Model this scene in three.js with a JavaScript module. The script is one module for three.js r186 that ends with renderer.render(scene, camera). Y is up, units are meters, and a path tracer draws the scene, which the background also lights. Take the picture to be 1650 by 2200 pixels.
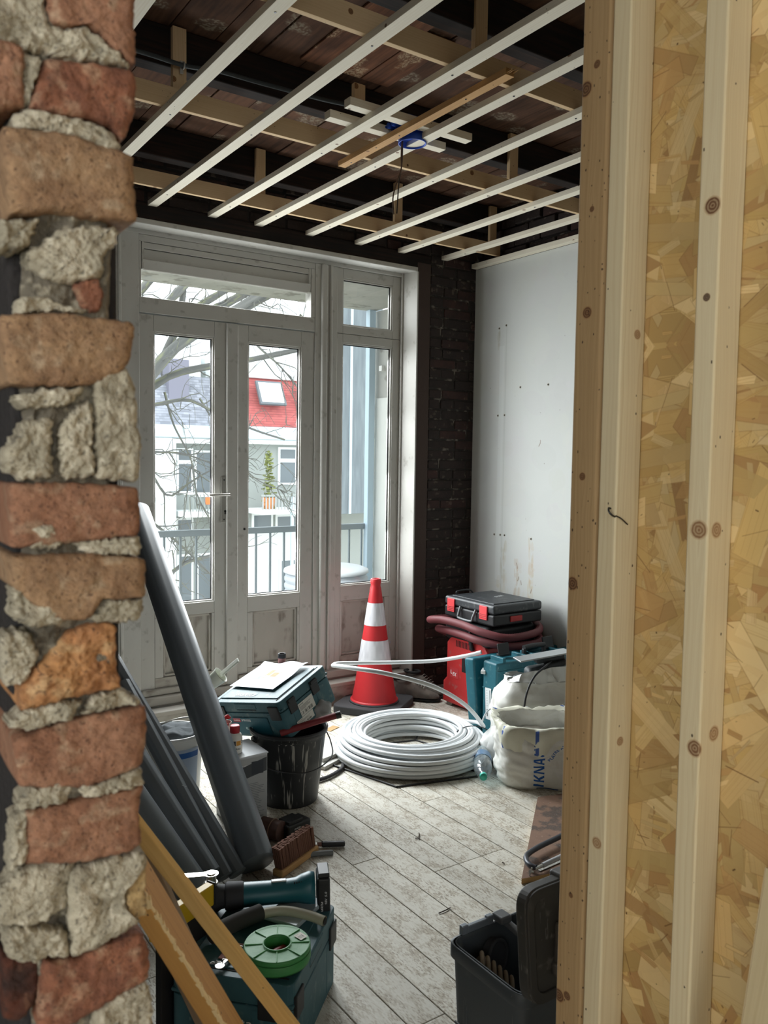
import * as THREE from 'three';
import { RoundedBoxGeometry } from 'three/addons/geometries/RoundedBoxGeometry.js';
import { mergeGeometries, mergeVertices, toCreasedNormals } from 'three/addons/utils/BufferGeometryUtils.js';
import { RectAreaLightUniformsLib } from 'three/addons/lights/RectAreaLightUniformsLib.js';

// ---------------------------------------------------------------- camera, sky, light, exposure
const scene = new THREE.Scene();
const camera = new THREE.PerspectiveCamera(2 * Math.atan(1100 / 1769.15) * 180 / Math.PI, 0.75, 0.05, 200);
camera.position.set(0, 1.4, 0);
camera.quaternion.setFromRotationMatrix(new THREE.Matrix4().makeBasis(
  new THREE.Vector3(0.82510, 0.01409, 0.56480), new THREE.Vector3(0.02469, 0.99783, -0.06096), new THREE.Vector3(-0.56444, 0.06424, 0.82297)));
camera.focus = 3.4;
camera.userData.fStop = 9.5;
scene.add(camera);
const renderer = new THREE.WebGLRenderer({ antialias: true });
renderer.toneMapping = THREE.LinearToneMapping;
renderer.toneMappingExposure = 1.0;
renderer.shadowMap.enabled = true;
RectAreaLightUniformsLib.init();
// overcast sky
scene.background = new THREE.Color(0.93, 1.0, 1.04);
scene.backgroundIntensity = 3.2;
// daylight entering through each glazed opening: soft strips the width of the glass; the sky stands high, so its light slants down into the room
function skyStrip(name, x, y, z, w, h, dir, color, intensity) {
  const l = new THREE.RectAreaLight(color, intensity, w, h);
  l.name = name; l.position.set(x, y, z); l.lookAt(x + dir[0], y + dir[1], z + dir[2]); scene.add(l);
  return l;
}
const DAY = new THREE.Color(0.94, 0.985, 1.0), SOFTDAY = new THREE.Color(1.0, 0.965, 0.88);
const SLANT = [0, -Math.sin(0.95), Math.cos(0.95)], SKYI = 40, PANEI = 8.5;
// the side panes look onto the balcony divider and send in less
for (const [n, x, w, y0, y1, k, q] of [['left_door', 1.545, 0.31, 0.66, 2.02, 4, 1.1], ['right_door', 2.055, 0.31, 0.66, 2.02, 4, 1.05], ['side_window', 2.658, 0.33, 0.68, 2.06, 4, 0.42], ['transom', 1.795, 0.92, 2.155, 2.28, 1, 0.5], ['small_window', 2.656, 0.33, 2.17, 2.42, 1, 0.35]]) {
  for (let i = 0; i < k; i++) skyStrip(`skylight_${n}`, x, y0 + (y1 - y0) * (i + 0.7) / k, -4.16, w, k === 1 ? 0.1 : 0.15, SLANT, DAY, SKYI * q);
  skyStrip(`daylight_${n}`, x, (y0 + y1) / 2, -4.06, w, y1 - y0, [0, 0, 1], DAY, PANEI * q); // what the bright gardens and houses send in
}
skyStrip('daylight_front_window', -0.45, 1.75, 3.02, 1.7, 1.7, [0, 0, -1], SOFTDAY, 0.7);
skyStrip('daylight_hall_window', -1.58, 1.65, 0.4, 1.3, 1.5, [1, 0, 0], SOFTDAY, 3.5);

// ---------------------------------------------------------------- helpers
const V = (x, y, z) => new THREE.Vector3(x, y, z);
let seedState = 12345;
function rnd() { seedState = (seedState + 0x6d2b79f5) | 0; let t = Math.imul(seedState ^ (seedState >>> 15), 1 | seedState); t = (t + Math.imul(t ^ (t >>> 7), 61 | t)) ^ t; return ((t ^ (t >>> 14)) >>> 0) / 4294967296; }
const RR = (a, b) => a + (b - a) * rnd();
const clamp = (x, a = 0, b = 1) => Math.min(b, Math.max(a, x));
const lerp = (a, b, t) => a + (b - a) * t;
const smooth = (a, b, x) => { const t = clamp((x - a) / (b - a)); return t * t * (3 - 2 * t); };
function hash3(x, y, z) { let h = Math.imul(x | 0, 374761393) ^ Math.imul(y | 0, 668265263) ^ Math.imul(z | 0, 2147483647 ^ 0x5bd1e995); h = Math.imul(h ^ (h >>> 13), 1274126177); return ((h ^ (h >>> 16)) >>> 0) / 4294967296; }
function noise2(x, y, s = 0, px = 0, py = 0) {
  const xi = Math.floor(x), yi = Math.floor(y), fx = x - xi, fy = y - yi, u = fx * fx * (3 - 2 * fx), v = fy * fy * (3 - 2 * fy);
  let x0 = xi, x1 = xi + 1, y0 = yi, y1 = yi + 1;
  if (px) { x0 = ((x0 % px) + px) % px; x1 = ((x1 % px) + px) % px; } if (py) { y0 = ((y0 % py) + py) % py; y1 = ((y1 % py) + py) % py; }
  const a = hash3(x0, y0, s), b = hash3(x1, y0, s), c = hash3(x0, y1, s), d = hash3(x1, y1, s);
  return a + (b - a) * u + (c - a) * v + (a - b - c + d) * u * v;
}
function fbm2(x, y, o = 4, s = 0, px = 0, py = 0) { let r = 0, a = 0.5, t = 0; for (let i = 0; i < o; i++) { r += a * noise2(x, y, s + i * 17, px, py); t += a; a *= 0.5; x *= 2; y *= 2; px *= 2; py *= 2; } return r / t; }
function noise3(x, y, z, s = 0) {
  const zi = Math.floor(z), f = z - zi, w = f * f * (3 - 2 * f);
  return lerp(noise2(x, y, s + zi * 131), noise2(x, y, s + (zi + 1) * 131), w);
}
function fbm3(x, y, z, o = 3, s = 0) { let r = 0, a = 0.5, t = 0; for (let i = 0; i < o; i++) { r += a * noise3(x, y, z, s + i * 29); t += a; a *= 0.5; x *= 2.03; y *= 2.03; z *= 2.03; } return r / t; }

const used = {};
function numbered(n) { used[n] = (used[n] ?? -1) + 1; return used[n] ? `${n}_${String(used[n]).padStart(3, '0')}` : n; }
function tag(o, label, category, group, kind) { if (label) o.userData.label = label; if (category) o.userData.category = category; if (group) o.userData.group = group; if (kind) o.userData.kind = kind; return o; }
function thing(name, label, category, pos = [0, 0, 0], turn = 0, group) {
  const o = new THREE.Group(); o.name = numbered(name); o.position.set(...pos); o.rotation.y = turn; scene.add(o);
  return tag(o, label, category, group);
}
function struct(name, label, category) { const o = new THREE.Group(); o.name = name; scene.add(o); return tag(o, label, category, null, 'structure'); }
function part(parent, name, geo, mat, pos, rot, label) {
  const m = new THREE.Mesh(geo, mat); m.name = name; m.castShadow = m.receiveShadow = true;
  if (pos) m.position.set(...pos); if (rot) m.rotation.set(...rot); if (label) m.userData.label = label;
  parent.add(m); return m;
}
function solo(name, label, category, geo, mat, pos, rot, group) { const m = part(scene, numbered(name), geo, mat, pos, rot); return tag(m, label, category, group); }
function merge(list) {
  return mergeGeometries(list.map((g) => {
    const n = g.index ? g.toNonIndexed() : g;
    for (const k of Object.keys(n.attributes)) if (!['position', 'normal', 'uv'].includes(k)) n.deleteAttribute(k);
    if (!n.attributes.uv) n.setAttribute('uv', new THREE.Float32BufferAttribute(new Float32Array(n.attributes.position.count * 2), 2));
    n.clearGroups?.(); return n;
  }));
}
// box-projected uv in metres; `long` is the axis that runs along v
function boxUV(g, long = 'y', su = 1, sv = 1, ou = 0, ov = 0) {
  if (g.index) g = g.toNonIndexed();
  const p = g.attributes.position, uv = new Float32Array(p.count * 2), A = V(), B = V(), C = V(), n = V();
  const ax = { x: 0, y: 1, z: 2 }[long];
  for (let i = 0; i < p.count; i += 3) {
    A.fromBufferAttribute(p, i); B.fromBufferAttribute(p, i + 1); C.fromBufferAttribute(p, i + 2);
    n.copy(B).sub(A).cross(C.clone().sub(A));
    const q = [Math.abs(n.x), Math.abs(n.y), Math.abs(n.z)]; let d = q.indexOf(Math.max(...q));
    const others = [0, 1, 2].filter((k) => k !== d);
    let vi, ui; if (d === ax) { [ui, vi] = others; } else { vi = ax; ui = others.find((k) => k !== ax); }
    [A, B, C].forEach((P, k) => { const c = [P.x, P.y, P.z]; uv[(i + k) * 2] = (c[ui] + d * 0.37) / su + ou; uv[(i + k) * 2 + 1] = c[vi] / sv + ov; });
  }
  g.setAttribute('uv', new THREE.BufferAttribute(uv, 2));
  return g;
}
function rbox(w, h, d, r = 0.003, seg = 1) { return new RoundedBoxGeometry(w, h, d, seg, Math.min(r, w / 2.01, h / 2.01, d / 2.01)); }
function bx(x0, x1, y0, y1, z0, z1, r = 0.003, seg = 1) { const g = rbox(x1 - x0, y1 - y0, z1 - z0, r, seg); g.translate((x0 + x1) / 2, (y0 + y1) / 2, (z0 + z1) / 2); return g; }
function tube(pts, r, seg = 40, rad = 8, closed = false, tension = 0.5) { return new THREE.TubeGeometry(new THREE.CatmullRomCurve3(pts.map((p) => (p.isVector3 ? p : V(...p))), closed, 'catmullrom', tension), seg, r, rad, closed); }
function capsuleTube(pts, r, seg, rad) { // tube with closed ends
  const g = [tube(pts, r, seg, rad)];
  const cap = (p, q) => { const s = new THREE.CircleGeometry(r, rad); const d = V(...p).sub(V(...q)).normalize(); s.applyQuaternion(new THREE.Quaternion().setFromUnitVectors(V(0, 0, 1), d)); s.translate(...p); return s; };
  g.push(cap(pts[0], pts[1]), cap(pts[pts.length - 1], pts[pts.length - 2])); return merge(g);
}
function lathe(profile, seg = 40) { return new THREE.LatheGeometry(profile.map(([r, y]) => new THREE.Vector2(r, y)), seg); }
function cyl(r0, r1, h, seg = 24, open = false) { return new THREE.CylinderGeometry(r0, r1, h, seg, 1, open); }
function extrude(shapePts, depth, bevel = 0, curveSeg = 6) {
  const s = shapePts instanceof THREE.Shape ? shapePts : new THREE.Shape(shapePts.map(([x, y]) => new THREE.Vector2(x, y)));
  return new THREE.ExtrudeGeometry(s, { depth, bevelEnabled: bevel > 0, bevelThickness: bevel, bevelSize: bevel, bevelSegments: 2, curveSegments: curveSeg });
}
function rrect(w, h, r, cx = 0, cy = 0) { const s = new THREE.Shape(), x = cx - w / 2, y = cy - h / 2; s.moveTo(x + r, y); s.lineTo(x + w - r, y); s.quadraticCurveTo(x + w, y, x + w, y + r); s.lineTo(x + w, y + h - r); s.quadraticCurveTo(x + w, y + h, x + w - r, y + h); s.lineTo(x + r, y + h); s.quadraticCurveTo(x, y + h, x, y + h - r); s.lineTo(x, y + r); s.quadraticCurveTo(x, y, x + r, y); return s; }
function loft(rings, closeEnds = true) { // rings: arrays of [x,y,z], equal length, closed around
  const n = rings[0].length, pos = [], uv = [], idx = [];
  rings.forEach((r, i) => r.forEach((p, k) => { pos.push(...p); uv.push(k / n, i / (rings.length - 1)); }));
  for (let i = 0; i < rings.length - 1; i++) for (let k = 0; k < n; k++) { const a = i * n + k, b = i * n + (k + 1) % n, c = a + n, d = b + n; idx.push(a, b, d, a, d, c); }
  if (closeEnds) for (const i of [0, rings.length - 1]) {
    const c = rings[i].reduce((s, p) => [s[0] + p[0] / n, s[1] + p[1] / n, s[2] + p[2] / n], [0, 0, 0]); const ci = pos.length / 3; pos.push(...c); uv.push(0.5, 0.5);
    for (let k = 0; k < n; k++) { const a = i * n + k, b = i * n + (k + 1) % n; if (i === 0) idx.push(ci, b, a); else idx.push(ci, a, b); }
  }
  const g = new THREE.BufferGeometry(); g.setAttribute('position', new THREE.Float32BufferAttribute(pos, 3)); g.setAttribute('uv', new THREE.Float32BufferAttribute(uv, 2)); g.setIndex(idx); g.computeVertexNormals(); return g;
}
function displace(g, fn) { const p = g.attributes.position, v = V(); for (let i = 0; i < p.count; i++) { v.fromBufferAttribute(p, i); fn(v); p.setXYZ(i, v.x, v.y, v.z); } g.computeVertexNormals(); return g; }
function creased(g, a = 0.6) { return toCreasedNormals(g, a); }

// ---------------------------------------------------------------- textures
function dataTex(w, h, fn, srgb = true) {
  const d = new Uint8Array(w * h * 4);
  for (let y = 0; y < h; y++) for (let x = 0; x < w; x++) { const c = fn(x / w, y / h, x, y), i = (y * w + x) * 4; d[i] = clamp(c[0], 0, 255); d[i + 1] = clamp(c[1], 0, 255); d[i + 2] = clamp(c[2], 0, 255); d[i + 3] = c[3] === undefined ? 255 : c[3]; }
  const t = new THREE.DataTexture(d, w, h); t.wrapS = t.wrapT = THREE.RepeatWrapping; t.magFilter = THREE.LinearFilter; t.minFilter = THREE.LinearMipmapLinearFilter; t.generateMipmaps = true;
  if (srgb) t.colorSpace = THREE.SRGBColorSpace; t.needsUpdate = true; return t;
}
function canvasTex(w, h, draw, srgb = true) {
  const c = document.createElement('canvas'); c.width = w; c.height = h; const x = c.getContext('2d'); draw(x, w, h);
  const t = new THREE.CanvasTexture(c); if (srgb) t.colorSpace = THREE.SRGBColorSpace; t.anisotropy = 8; return t;
}
const mix3 = (a, b, t) => [a[0] + (b[0] - a[0]) * t, a[1] + (b[1] - a[1]) * t, a[2] + (b[2] - a[2]) * t];
// softwood: grain along v. knots: [x m, y m, radius m, darkness]
function woodTex(w, h, mw, mh, pale, dark, seed, knots = [], specks = 30, tile = true) {
  const sp = []; for (let i = 0; i < specks; i++) sp.push([hash3(i, seed, 1) * mw, hash3(i, seed, 2) * mh, 0.0006 + 0.0009 * hash3(i, seed, 3)]);
  const py = tile ? 1 : 0;
  return dataTex(w, h, (u, v) => {
    const X = u * mw, Y = v * mh; let g = X, kd = 0, ring = 0;
    for (const [kx, ky, kr, kk] of knots) {
      const dx = X - kx, dy = Y - ky; if (Math.abs(dy) > kr * 12) continue;
      const d = Math.hypot(dx, dy), far = Math.hypot(dx, dy * 0.3);
      g -= Math.sign(dx || 1) * kr * 0.75 * Math.exp(-Math.pow(far / (kr * 1.7), 2));
      if (d < kr * 1.15) { const e = smooth(kr * 1.15, kr * 0.85, d); ring = Math.max(ring, e * (0.55 + 0.45 * Math.sin(d / kr * 16 + 2 * noise2(X * 300, Y * 300, seed)))); kd = Math.max(kd, e * kk); }
    }
    const wob = (fbm2(u * 3, v * 5 * (mh / mw) * 0.12, 3, seed, tile ? 3 : 0, 0) - 0.5) * 0.02 + (tile ? Math.sin(v * 6.2832) * 0.003 : 0);
    const lines = fbm2((g + wob) * 420, Y * 1.6, 2, seed + 5), band = 0.5 + 0.5 * Math.sin((g + wob) * 620 + 5 * noise2(X * 20, Y * 2, seed + 9));
    const fib = noise2(X * 2600, Y * 40, seed + 3);
    let t = 0.12 + 0.34 * lines + 0.2 * band * lines + 0.1 * (fib - 0.5) + 0.18 * (fbm2(X * 12, Y * 3, 2, seed + 40) - 0.5);
    let c = mix3(pale, dark, clamp(t));
    if (kd > 0) c = mix3(c, mix3([150, 96, 52], [58, 36, 24], kd), (0.35 + 0.65 * ring) * clamp(0.45 + kd));
    for (const [sx, sy, sr] of sp) { const dy = (Y - sy) * 0.6; if (Math.abs(dy) < 0.004) { const d = Math.hypot(X - sx, dy); if (d < sr) c = mix3(c, [44, 30, 20], 0.8); } }
    return c;
  });
}
const M = {};
function std(o) { return new THREE.MeshStandardMaterial(o); }
function phys(o) { return new THREE.MeshPhysicalMaterial(o); }
const rgb = (r, g, b) => new THREE.Color().setRGB(r / 255, g / 255, b / 255, THREE.SRGBColorSpace);

const PINE_PALE = [228, 204, 160], PINE_DARK = [186, 148, 96];
const tPine = woodTex(192, 1280, 0.2, 1.6, [240, 235, 220], [218, 206, 180], 3, [[0.03, 0.4, 0.008, 0.6], [0.12, 1.1, 0.01, 0.5], [0.08, 0.75, 0.005, 0.8], [0.16, 0.2, 0.006, 0.7]], 26);
M.batten = std({ map: tPine, roughness: 0.82 });
M.lathold = std({ map: woodTex(128, 1024, 0.1, 1.2, [206, 164, 108], [150, 106, 60], 17, [[0.03, 0.3, 0.006, 0.6], [0.06, 0.9, 0.007, 0.5]], 10), roughness: 0.8 });
const tOldWood = dataTex(384, 384, (u, v) => {
  const g = fbm2(u * 60, v * 6, 3, 71, 60, 6), p = fbm2(u * 6, v * 6, 4, 77, 6, 6), w = fbm2(u * 5, v * 7, 4, 79, 5, 7), sp = noise2(u * 120, v * 120, 80, 120, 120);
  let c = mix3([104, 72, 52], [54, 36, 27], clamp(g * 0.9 + (p - 0.5) * 0.9));
  c = mix3(c, [150, 140, 122], smooth(0.6, 0.72, w) * (0.25 + 0.6 * smooth(0.35, 0.75, sp)));
  return c;
});
M.oldboard = std({ map: tOldWood, roughness: 0.95 });
M.joist = std({ map: dataTex(256, 512, (u, v) => mix3([50, 33, 24], [17, 13, 12], clamp(fbm2(u * 40, v * 6, 3, 91, 40, 6) * 1.1 + (fbm2(u * 5, v * 5, 3, 92, 5, 5) - 0.5) * 0.8))), roughness: 0.95 });
M.brownwood = std({ map: tPine, color: rgb(238, 214, 184), roughness: 0.85 });
// worn whitewashed floor boards, grain along v, 0.42 m x 1.7 m
const tFloor = dataTex(640, 1408, (u, v) => {
  const grain = fbm2(u * 140, v * 22, 3, 101, 140, 22), wear = fbm2(u * 14, v * 40, 5, 103, 14, 40), big = fbm2(u * 5, v * 12, 3, 107, 5, 12), fine = noise2(u * 420, v * 700, 109, 420, 700), pit = noise2(u * 170, v * 260, 110, 170, 260);
  let c = mix3([222, 219, 208], [204, 200, 187], clamp(grain * 1.2 - 0.1));
  const mot = noise2(u * 90, v * 150, 111, 90, 150) * 0.55 + pit * 0.45;
  c = mix3(c, [162, 150, 130], smooth(0.42, 0.7, wear * 0.5 + mot * 0.5) * (0.5 + 0.35 * big));
  c = mix3(c, [122, 110, 94], smooth(0.68, 0.84, pit) * 0.6 * smooth(0.4, 0.62, wear * 0.6 + big * 0.4));
  c = mix3(c, [230, 226, 214], smooth(0.66, 0.9, fine) * 0.3);
  return c;
});
const tFloorBump = dataTex(512, 1024, (u, v) => { const g = fbm2(u * 140, v * 22, 3, 101, 140, 22) * 0.6 + 0.4 * noise2(u * 170, v * 260, 110, 170, 260); return [g * 255, g * 255, g * 255]; }, false);
M.floor = [0.93, 1.0, 1.06].map((k) => std({ map: tFloor, bumpMap: tFloorBump, bumpScale: 0.0012, roughness: 0.62, color: new THREE.Color(k * 0.94, k * 0.94, k * 0.94) }));
// oriented strand board
const tOsb = canvasTex(1280, 2048, (x, w, h) => {
  x.fillStyle = 'rgb(200,168,108)'; x.fillRect(0, 0, w, h);
  const cols = [[214, 184, 126], [204, 172, 110], [196, 162, 100], [222, 194, 140], [184, 146, 92], [208, 176, 118], [200, 166, 106], [172, 132, 82], [216, 188, 134]];
  for (let i = 0; i < 5200; i++) {
    const cx = rnd() * w, cy = rnd() * h, big = rnd() < 0.45, L = big ? RR(90, 240) : RR(18, 80), W = big ? RR(24, 62) : RR(4, 20), a = rnd() < 0.35 ? RR(-0.35, 0.35) : RR(0, 3.14);
    const c = cols[Math.floor(rnd() * cols.length)], k = RR(0.9, 1.06);
    x.save(); x.translate(cx, cy); x.rotate(a);
    x.beginPath(); x.moveTo(-L / 2, -W / 2 * RR(0.5, 1)); x.lineTo(L / 2 * RR(0.8, 1), -W / 2); x.lineTo(L / 2, W / 2 * RR(0.4, 1)); x.lineTo(-L / 2 * RR(0.7, 1), W / 2); x.closePath();
    x.fillStyle = `rgba(${c[0] * k | 0},${c[1] * k | 0},${c[2] * k | 0},${RR(0.65, 0.98)})`; x.fill();
    x.strokeStyle = `rgba(110,72,30,${RR(0.04, 0.28)})`; x.lineWidth = RR(0.6, 1.8); x.stroke();
    if (rnd() < 0.5) { x.strokeStyle = 'rgba(150,104,52,0.22)'; x.lineWidth = 0.8; for (let k2 = 0; k2 < 5; k2++) { const yy = RR(-W / 2.3, W / 2.3); x.beginPath(); x.moveTo(-L / 2.2, yy); x.lineTo(L / 2.2, yy + RR(-2, 2)); x.stroke(); } }
    x.restore();
  }
  for (let i = 0; i < 420; i++) { x.fillStyle = `rgba(62,38,16,${RR(0.35, 0.85)})`; x.save(); x.translate(rnd() * w, rnd() * h); x.rotate(rnd() * 3); x.fillRect(0, 0, RR(1.5, 7), RR(1, 3)); x.restore(); }
  for (let i = 0; i < 260; i++) { x.strokeStyle = `rgba(90,56,24,${RR(0.3, 0.65)})`; x.lineWidth = RR(0.7, 1.8); const cx = rnd() * w, cy = rnd() * h, a = RR(0, 3.14), L = RR(10, 60); x.beginPath(); x.moveTo(cx, cy); x.lineTo(cx + Math.cos(a) * L, cy + Math.sin(a) * L); x.stroke(); }
});
tOsb.wrapS = tOsb.wrapT = THREE.MirroredRepeatWrapping;
M.osb = std({ map: tOsb, roughness: 0.75, bumpMap: tOsb, bumpScale: 0.0008 });
// bricks and mortar of the broken wall end
function brickTex(a, b, c2, seed) {
  return dataTex(384, 384, (u, v) => {
    const n = fbm2(u * 7, v * 7, 5, seed, 7, 7), f = fbm2(u * 40, v * 40, 3, seed + 3, 40, 40), dust = fbm2(u * 10, v * 10, 4, seed + 7, 10, 10), p = noise2(u * 90, v * 90, seed + 9, 90, 90);
    let c = mix3(a, b, clamp((n - 0.5) * 2.4 + 0.5)); c = mix3(c, c2, smooth(0.56, 0.76, dust) * 0.6 * (0.5 + f)); c = mix3(c, [52, 34, 26], smooth(0.82, 0.93, p) * 0.6);
    const k = 0.86 + 0.28 * f; return [c[0] * k, c[1] * k, c[2] * k];
  });
}
const tBump = dataTex(512, 512, (u, v) => { const g = (fbm2(u * 30, v * 30, 4, 211, 30, 30) * 0.7 + 0.3 * noise2(u * 150, v * 150, 213, 150, 150)) * 255; return [g, g, g]; }, false);
const brickMat = (t, k = 1) => std({ map: t, bumpMap: tBump, bumpScale: 0.0016, roughness: 0.95, color: new THREE.Color(k, k, k) });
M.brickRed = brickMat(brickTex([152, 112, 88], [134, 94, 72], [170, 148, 124], 301));
M.brickDeep = brickMat(brickTex([142, 94, 70], [118, 76, 58], [164, 136, 112], 311));
M.brickTan = brickMat(brickTex([154, 124, 94], [136, 106, 80], [170, 152, 128], 321));
M.brickOrange = brickMat(brickTex([182, 134, 88], [160, 112, 74], [190, 162, 122], 331));
M.brickYellow = brickMat(brickTex([170, 144, 100], [148, 122, 84], [186, 168, 132], 341));
M.brickDark = brickMat(brickTex([84, 46, 32], [50, 30, 24], [100, 70, 52], 351));
M.mortar = std({ map: dataTex(512, 512, (u, v) => { const n = fbm2(u * 9, v * 9, 5, 361, 9, 9), p = noise2(u * 80, v * 80, 363, 80, 80), q = noise2(u * 30, v * 30, 365, 30, 30); let c = mix3([190, 181, 160], [152, 144, 125], clamp((n - 0.5) * 2 + 0.5)); c = mix3(c, [84, 78, 68], smooth(0.78, 0.9, p) * 0.6); return mix3(c, [214, 206, 186], smooth(0.72, 0.9, q) * 0.55); }), bumpMap: tBump, bumpScale: 0.003, roughness: 0.97 });
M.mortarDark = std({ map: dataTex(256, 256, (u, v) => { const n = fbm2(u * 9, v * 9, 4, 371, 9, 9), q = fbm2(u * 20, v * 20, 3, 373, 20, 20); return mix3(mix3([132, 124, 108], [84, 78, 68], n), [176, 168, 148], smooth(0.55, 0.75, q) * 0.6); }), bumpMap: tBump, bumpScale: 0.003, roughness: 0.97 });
// soot-dark brickwork of the far wall
const sootTex = (s, a, b) => dataTex(256, 256, (u, v) => { const n = fbm2(u * 6, v * 6, 4, s, 6, 6), f = fbm2(u * 30, v * 30, 3, s + 1, 30, 30), w = fbm2(u * 9, v * 9, 4, s + 2, 9, 9); return mix3(mix3(a, b, clamp(n + (f - 0.5) * 0.6)), [120, 108, 96], smooth(0.68, 0.8, w) * 0.5); });
M.soot = [std({ map: sootTex(401, [58, 45, 42], [40, 34, 32]), roughness: 0.9, bumpMap: tBump, bumpScale: 0.002 }), std({ map: sootTex(411, [58, 46, 43], [38, 33, 31]), roughness: 0.9, bumpMap: tBump, bumpScale: 0.002 }), std({ map: sootTex(421, [72, 48, 44], [46, 35, 33]), roughness: 0.9, bumpMap: tBump, bumpScale: 0.002 })];
M.sootMortar = std({ map: dataTex(256, 256, (u, v) => { const n = fbm2(u * 12, v * 12, 4, 431, 12, 12); return mix3([50, 46, 43], [122, 114, 104], smooth(0.5, 0.8, n)); }), roughness: 0.95, bumpMap: tBump, bumpScale: 0.004 });
M.darkpaint = std({ color: rgb(70, 56, 50), roughness: 0.85, bumpMap: tBump, bumpScale: 0.002 });
M.blackplaster = std({ map: dataTex(256, 256, (u, v) => { const n = fbm2(u * 6, v * 6, 4, 441, 6, 6), w = fbm2(u * 18, v * 18, 4, 443, 18, 18); return mix3(mix3([50, 46, 45], [30, 29, 30], n), [110, 104, 98], smooth(0.68, 0.8, w) * 0.45); }), roughness: 0.95, bumpMap: tBump, bumpScale: 0.004 });
// painted joinery
const tPaint = dataTex(384, 640, (u, v) => {
  const n = fbm2(u * 8, v * 8, 4, 451, 8, 8), d = fbm2(u * 14, v * 22, 4, 453, 14, 22), s = fbm2(u * 60, v * 14, 3, 455, 60, 14);
  let c = mix3([190, 189, 183], [178, 176, 170], n); c = mix3(c, [112, 104, 94], smooth(0.66, 0.86, d) * 0.3 * (0.4 + s)); return c;
});
M.paint = std({ map: tPaint, roughness: 0.48 });
const tPaintDirty = dataTex(384, 384, (u, v) => {
  const n = fbm2(u * 5, v * 5, 4, 461, 5, 5), d = fbm2(u * 10, v * 10, 5, 463, 10, 10), s = fbm2(u * 50, v * 12, 3, 465, 50, 12);
  let c = mix3([182, 178, 170], [164, 159, 150], n); return mix3(c, [92, 84, 74], smooth(0.52, 0.8, d) * 0.5 * (0.45 + s));
});
M.paintDirty = std({ map: tPaintDirty, roughness: 0.6 });
M.glass = phys({ color: 0xffffff, transmission: 1, roughness: 0, thickness: 0, ior: 1.5 });
M.steel = std({ color: rgb(190, 188, 182), metalness: 1, roughness: 0.32 });
M.darksteel = std({ color: rgb(70, 70, 72), metalness: 0.9, roughness: 0.45 });
M.black = std({ color: rgb(34, 35, 37), roughness: 0.5 });
M.blackmatte = std({ color: rgb(30, 30, 31), roughness: 0.85 });
M.rubber = std({ color: rgb(58, 58, 60), roughness: 0.9, bumpMap: tBump, bumpScale: 0.001 });
const tScuff = (a, b, s) => dataTex(256, 256, (u, v) => { const n = fbm2(u * 6, v * 6, 4, s, 6, 6), d = fbm2(u * 16, v * 16, 4, s + 2, 16, 16), sc = noise2(u * 260, v * 22, s + 4, 260, 22); let c = mix3(a, b, n); c = mix3(c, [150, 150, 142], smooth(0.62, 0.82, d) * 0.38); return mix3(c, [176, 178, 172], smooth(0.9, 0.97, sc) * smooth(0.45, 0.6, n) * 0.5); });
M.teal = std({ map: tScuff([28, 104, 118], [22, 88, 102], 501), roughness: 0.5 });
M.tealGrey = std({ map: tScuff([60, 104, 112], [44, 84, 94], 505), roughness: 0.55 });
M.tealDark = std({ map: tScuff([22, 72, 84], [16, 58, 70], 509), roughness: 0.5 });
M.red = std({ color: rgb(200, 42, 46), roughness: 0.5 });
M.vacred = std({ map: tScuff([204, 58, 58], [188, 48, 50], 513), roughness: 0.45 });
M.white = std({ color: rgb(226, 226, 222), roughness: 0.5 });

// ================================================================ THE SETTING
// ---- floor: painted boards running towards the doors
{
  const f = struct('floor', 'whitewashed worn wooden floor boards', 'floor');
  const pitch = 0.105, x0 = -1.6, base = 1.695 - Math.round((1.695 - x0) / pitch) * pitch;
  part(f, 'subfloor', bx(-1.7, 3.6, -0.12, -0.026, -4.1, 3.1, 0.001), M.joist);
  for (let i = 0; base + i * pitch < 3.4; i++) {
    const xa = base + i * pitch + 0.0016, xb = Math.min(xa + pitch - 0.0032, 3.39);
    let cuts; if (xa > 1.68 && xa < 1.99) cuts = [-2.135]; else cuts = [RR(-3.4, -0.4)];
    cuts = [3.05, ...(rnd() < 0.5 ? [RR(0.6, 2.2)] : []), ...cuts, -4.0];
    for (let k = 0; k < cuts.length - 1; k++) {
      const g = bx(xa, xb, -0.026, RR(-0.0012, 0.0), cuts[k + 1] + 0.001, cuts[k] - 0.001, 0.0016);
      part(f, 'floorboard', boxUV(g, 'z', 0.42, 1.7, rnd(), rnd()), M.floor[Math.floor(rnd() * 3)]);
    }
  }
}
// ---- far wall with its soot-dark bricks, in line with the doors
function brickRun(parent, x0, x1, y0, y1, zFace, pitchY = 0.061, ignore) {
  const L = 0.215, hh = pitchY - 0.011;
  let row = 0;
  for (let y = y0; y + hh < y1 + 0.001; y += pitchY, row++) {
    let x = x0 - (row % 2 ? L / 2 : 0) - RR(0, 0.02);
    while (x < x1) {
      const half = rnd() < 0.3 ? 0.5 : 1, w = L * half - 0.011, a = Math.max(x, x0), b = Math.min(x + w, x1);
      if (b - a > 0.03 && !(ignore && ignore(a, b, y))) {
        const g = bx(a, b, y + RR(-0.002, 0.002), y + hh + RR(-0.002, 0.002), zFace - 0.05, zFace + RR(-0.006, 0.003), 0.005, 1);
        part(parent, 'brick', boxUV(g, 'y', 0.3, 0.3, rnd(), rnd()), M.soot[rnd() < 0.18 ? 2 : rnd() < 0.55 ? 0 : 1]);
      }
      x += L * half;
    }
  }
}
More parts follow.
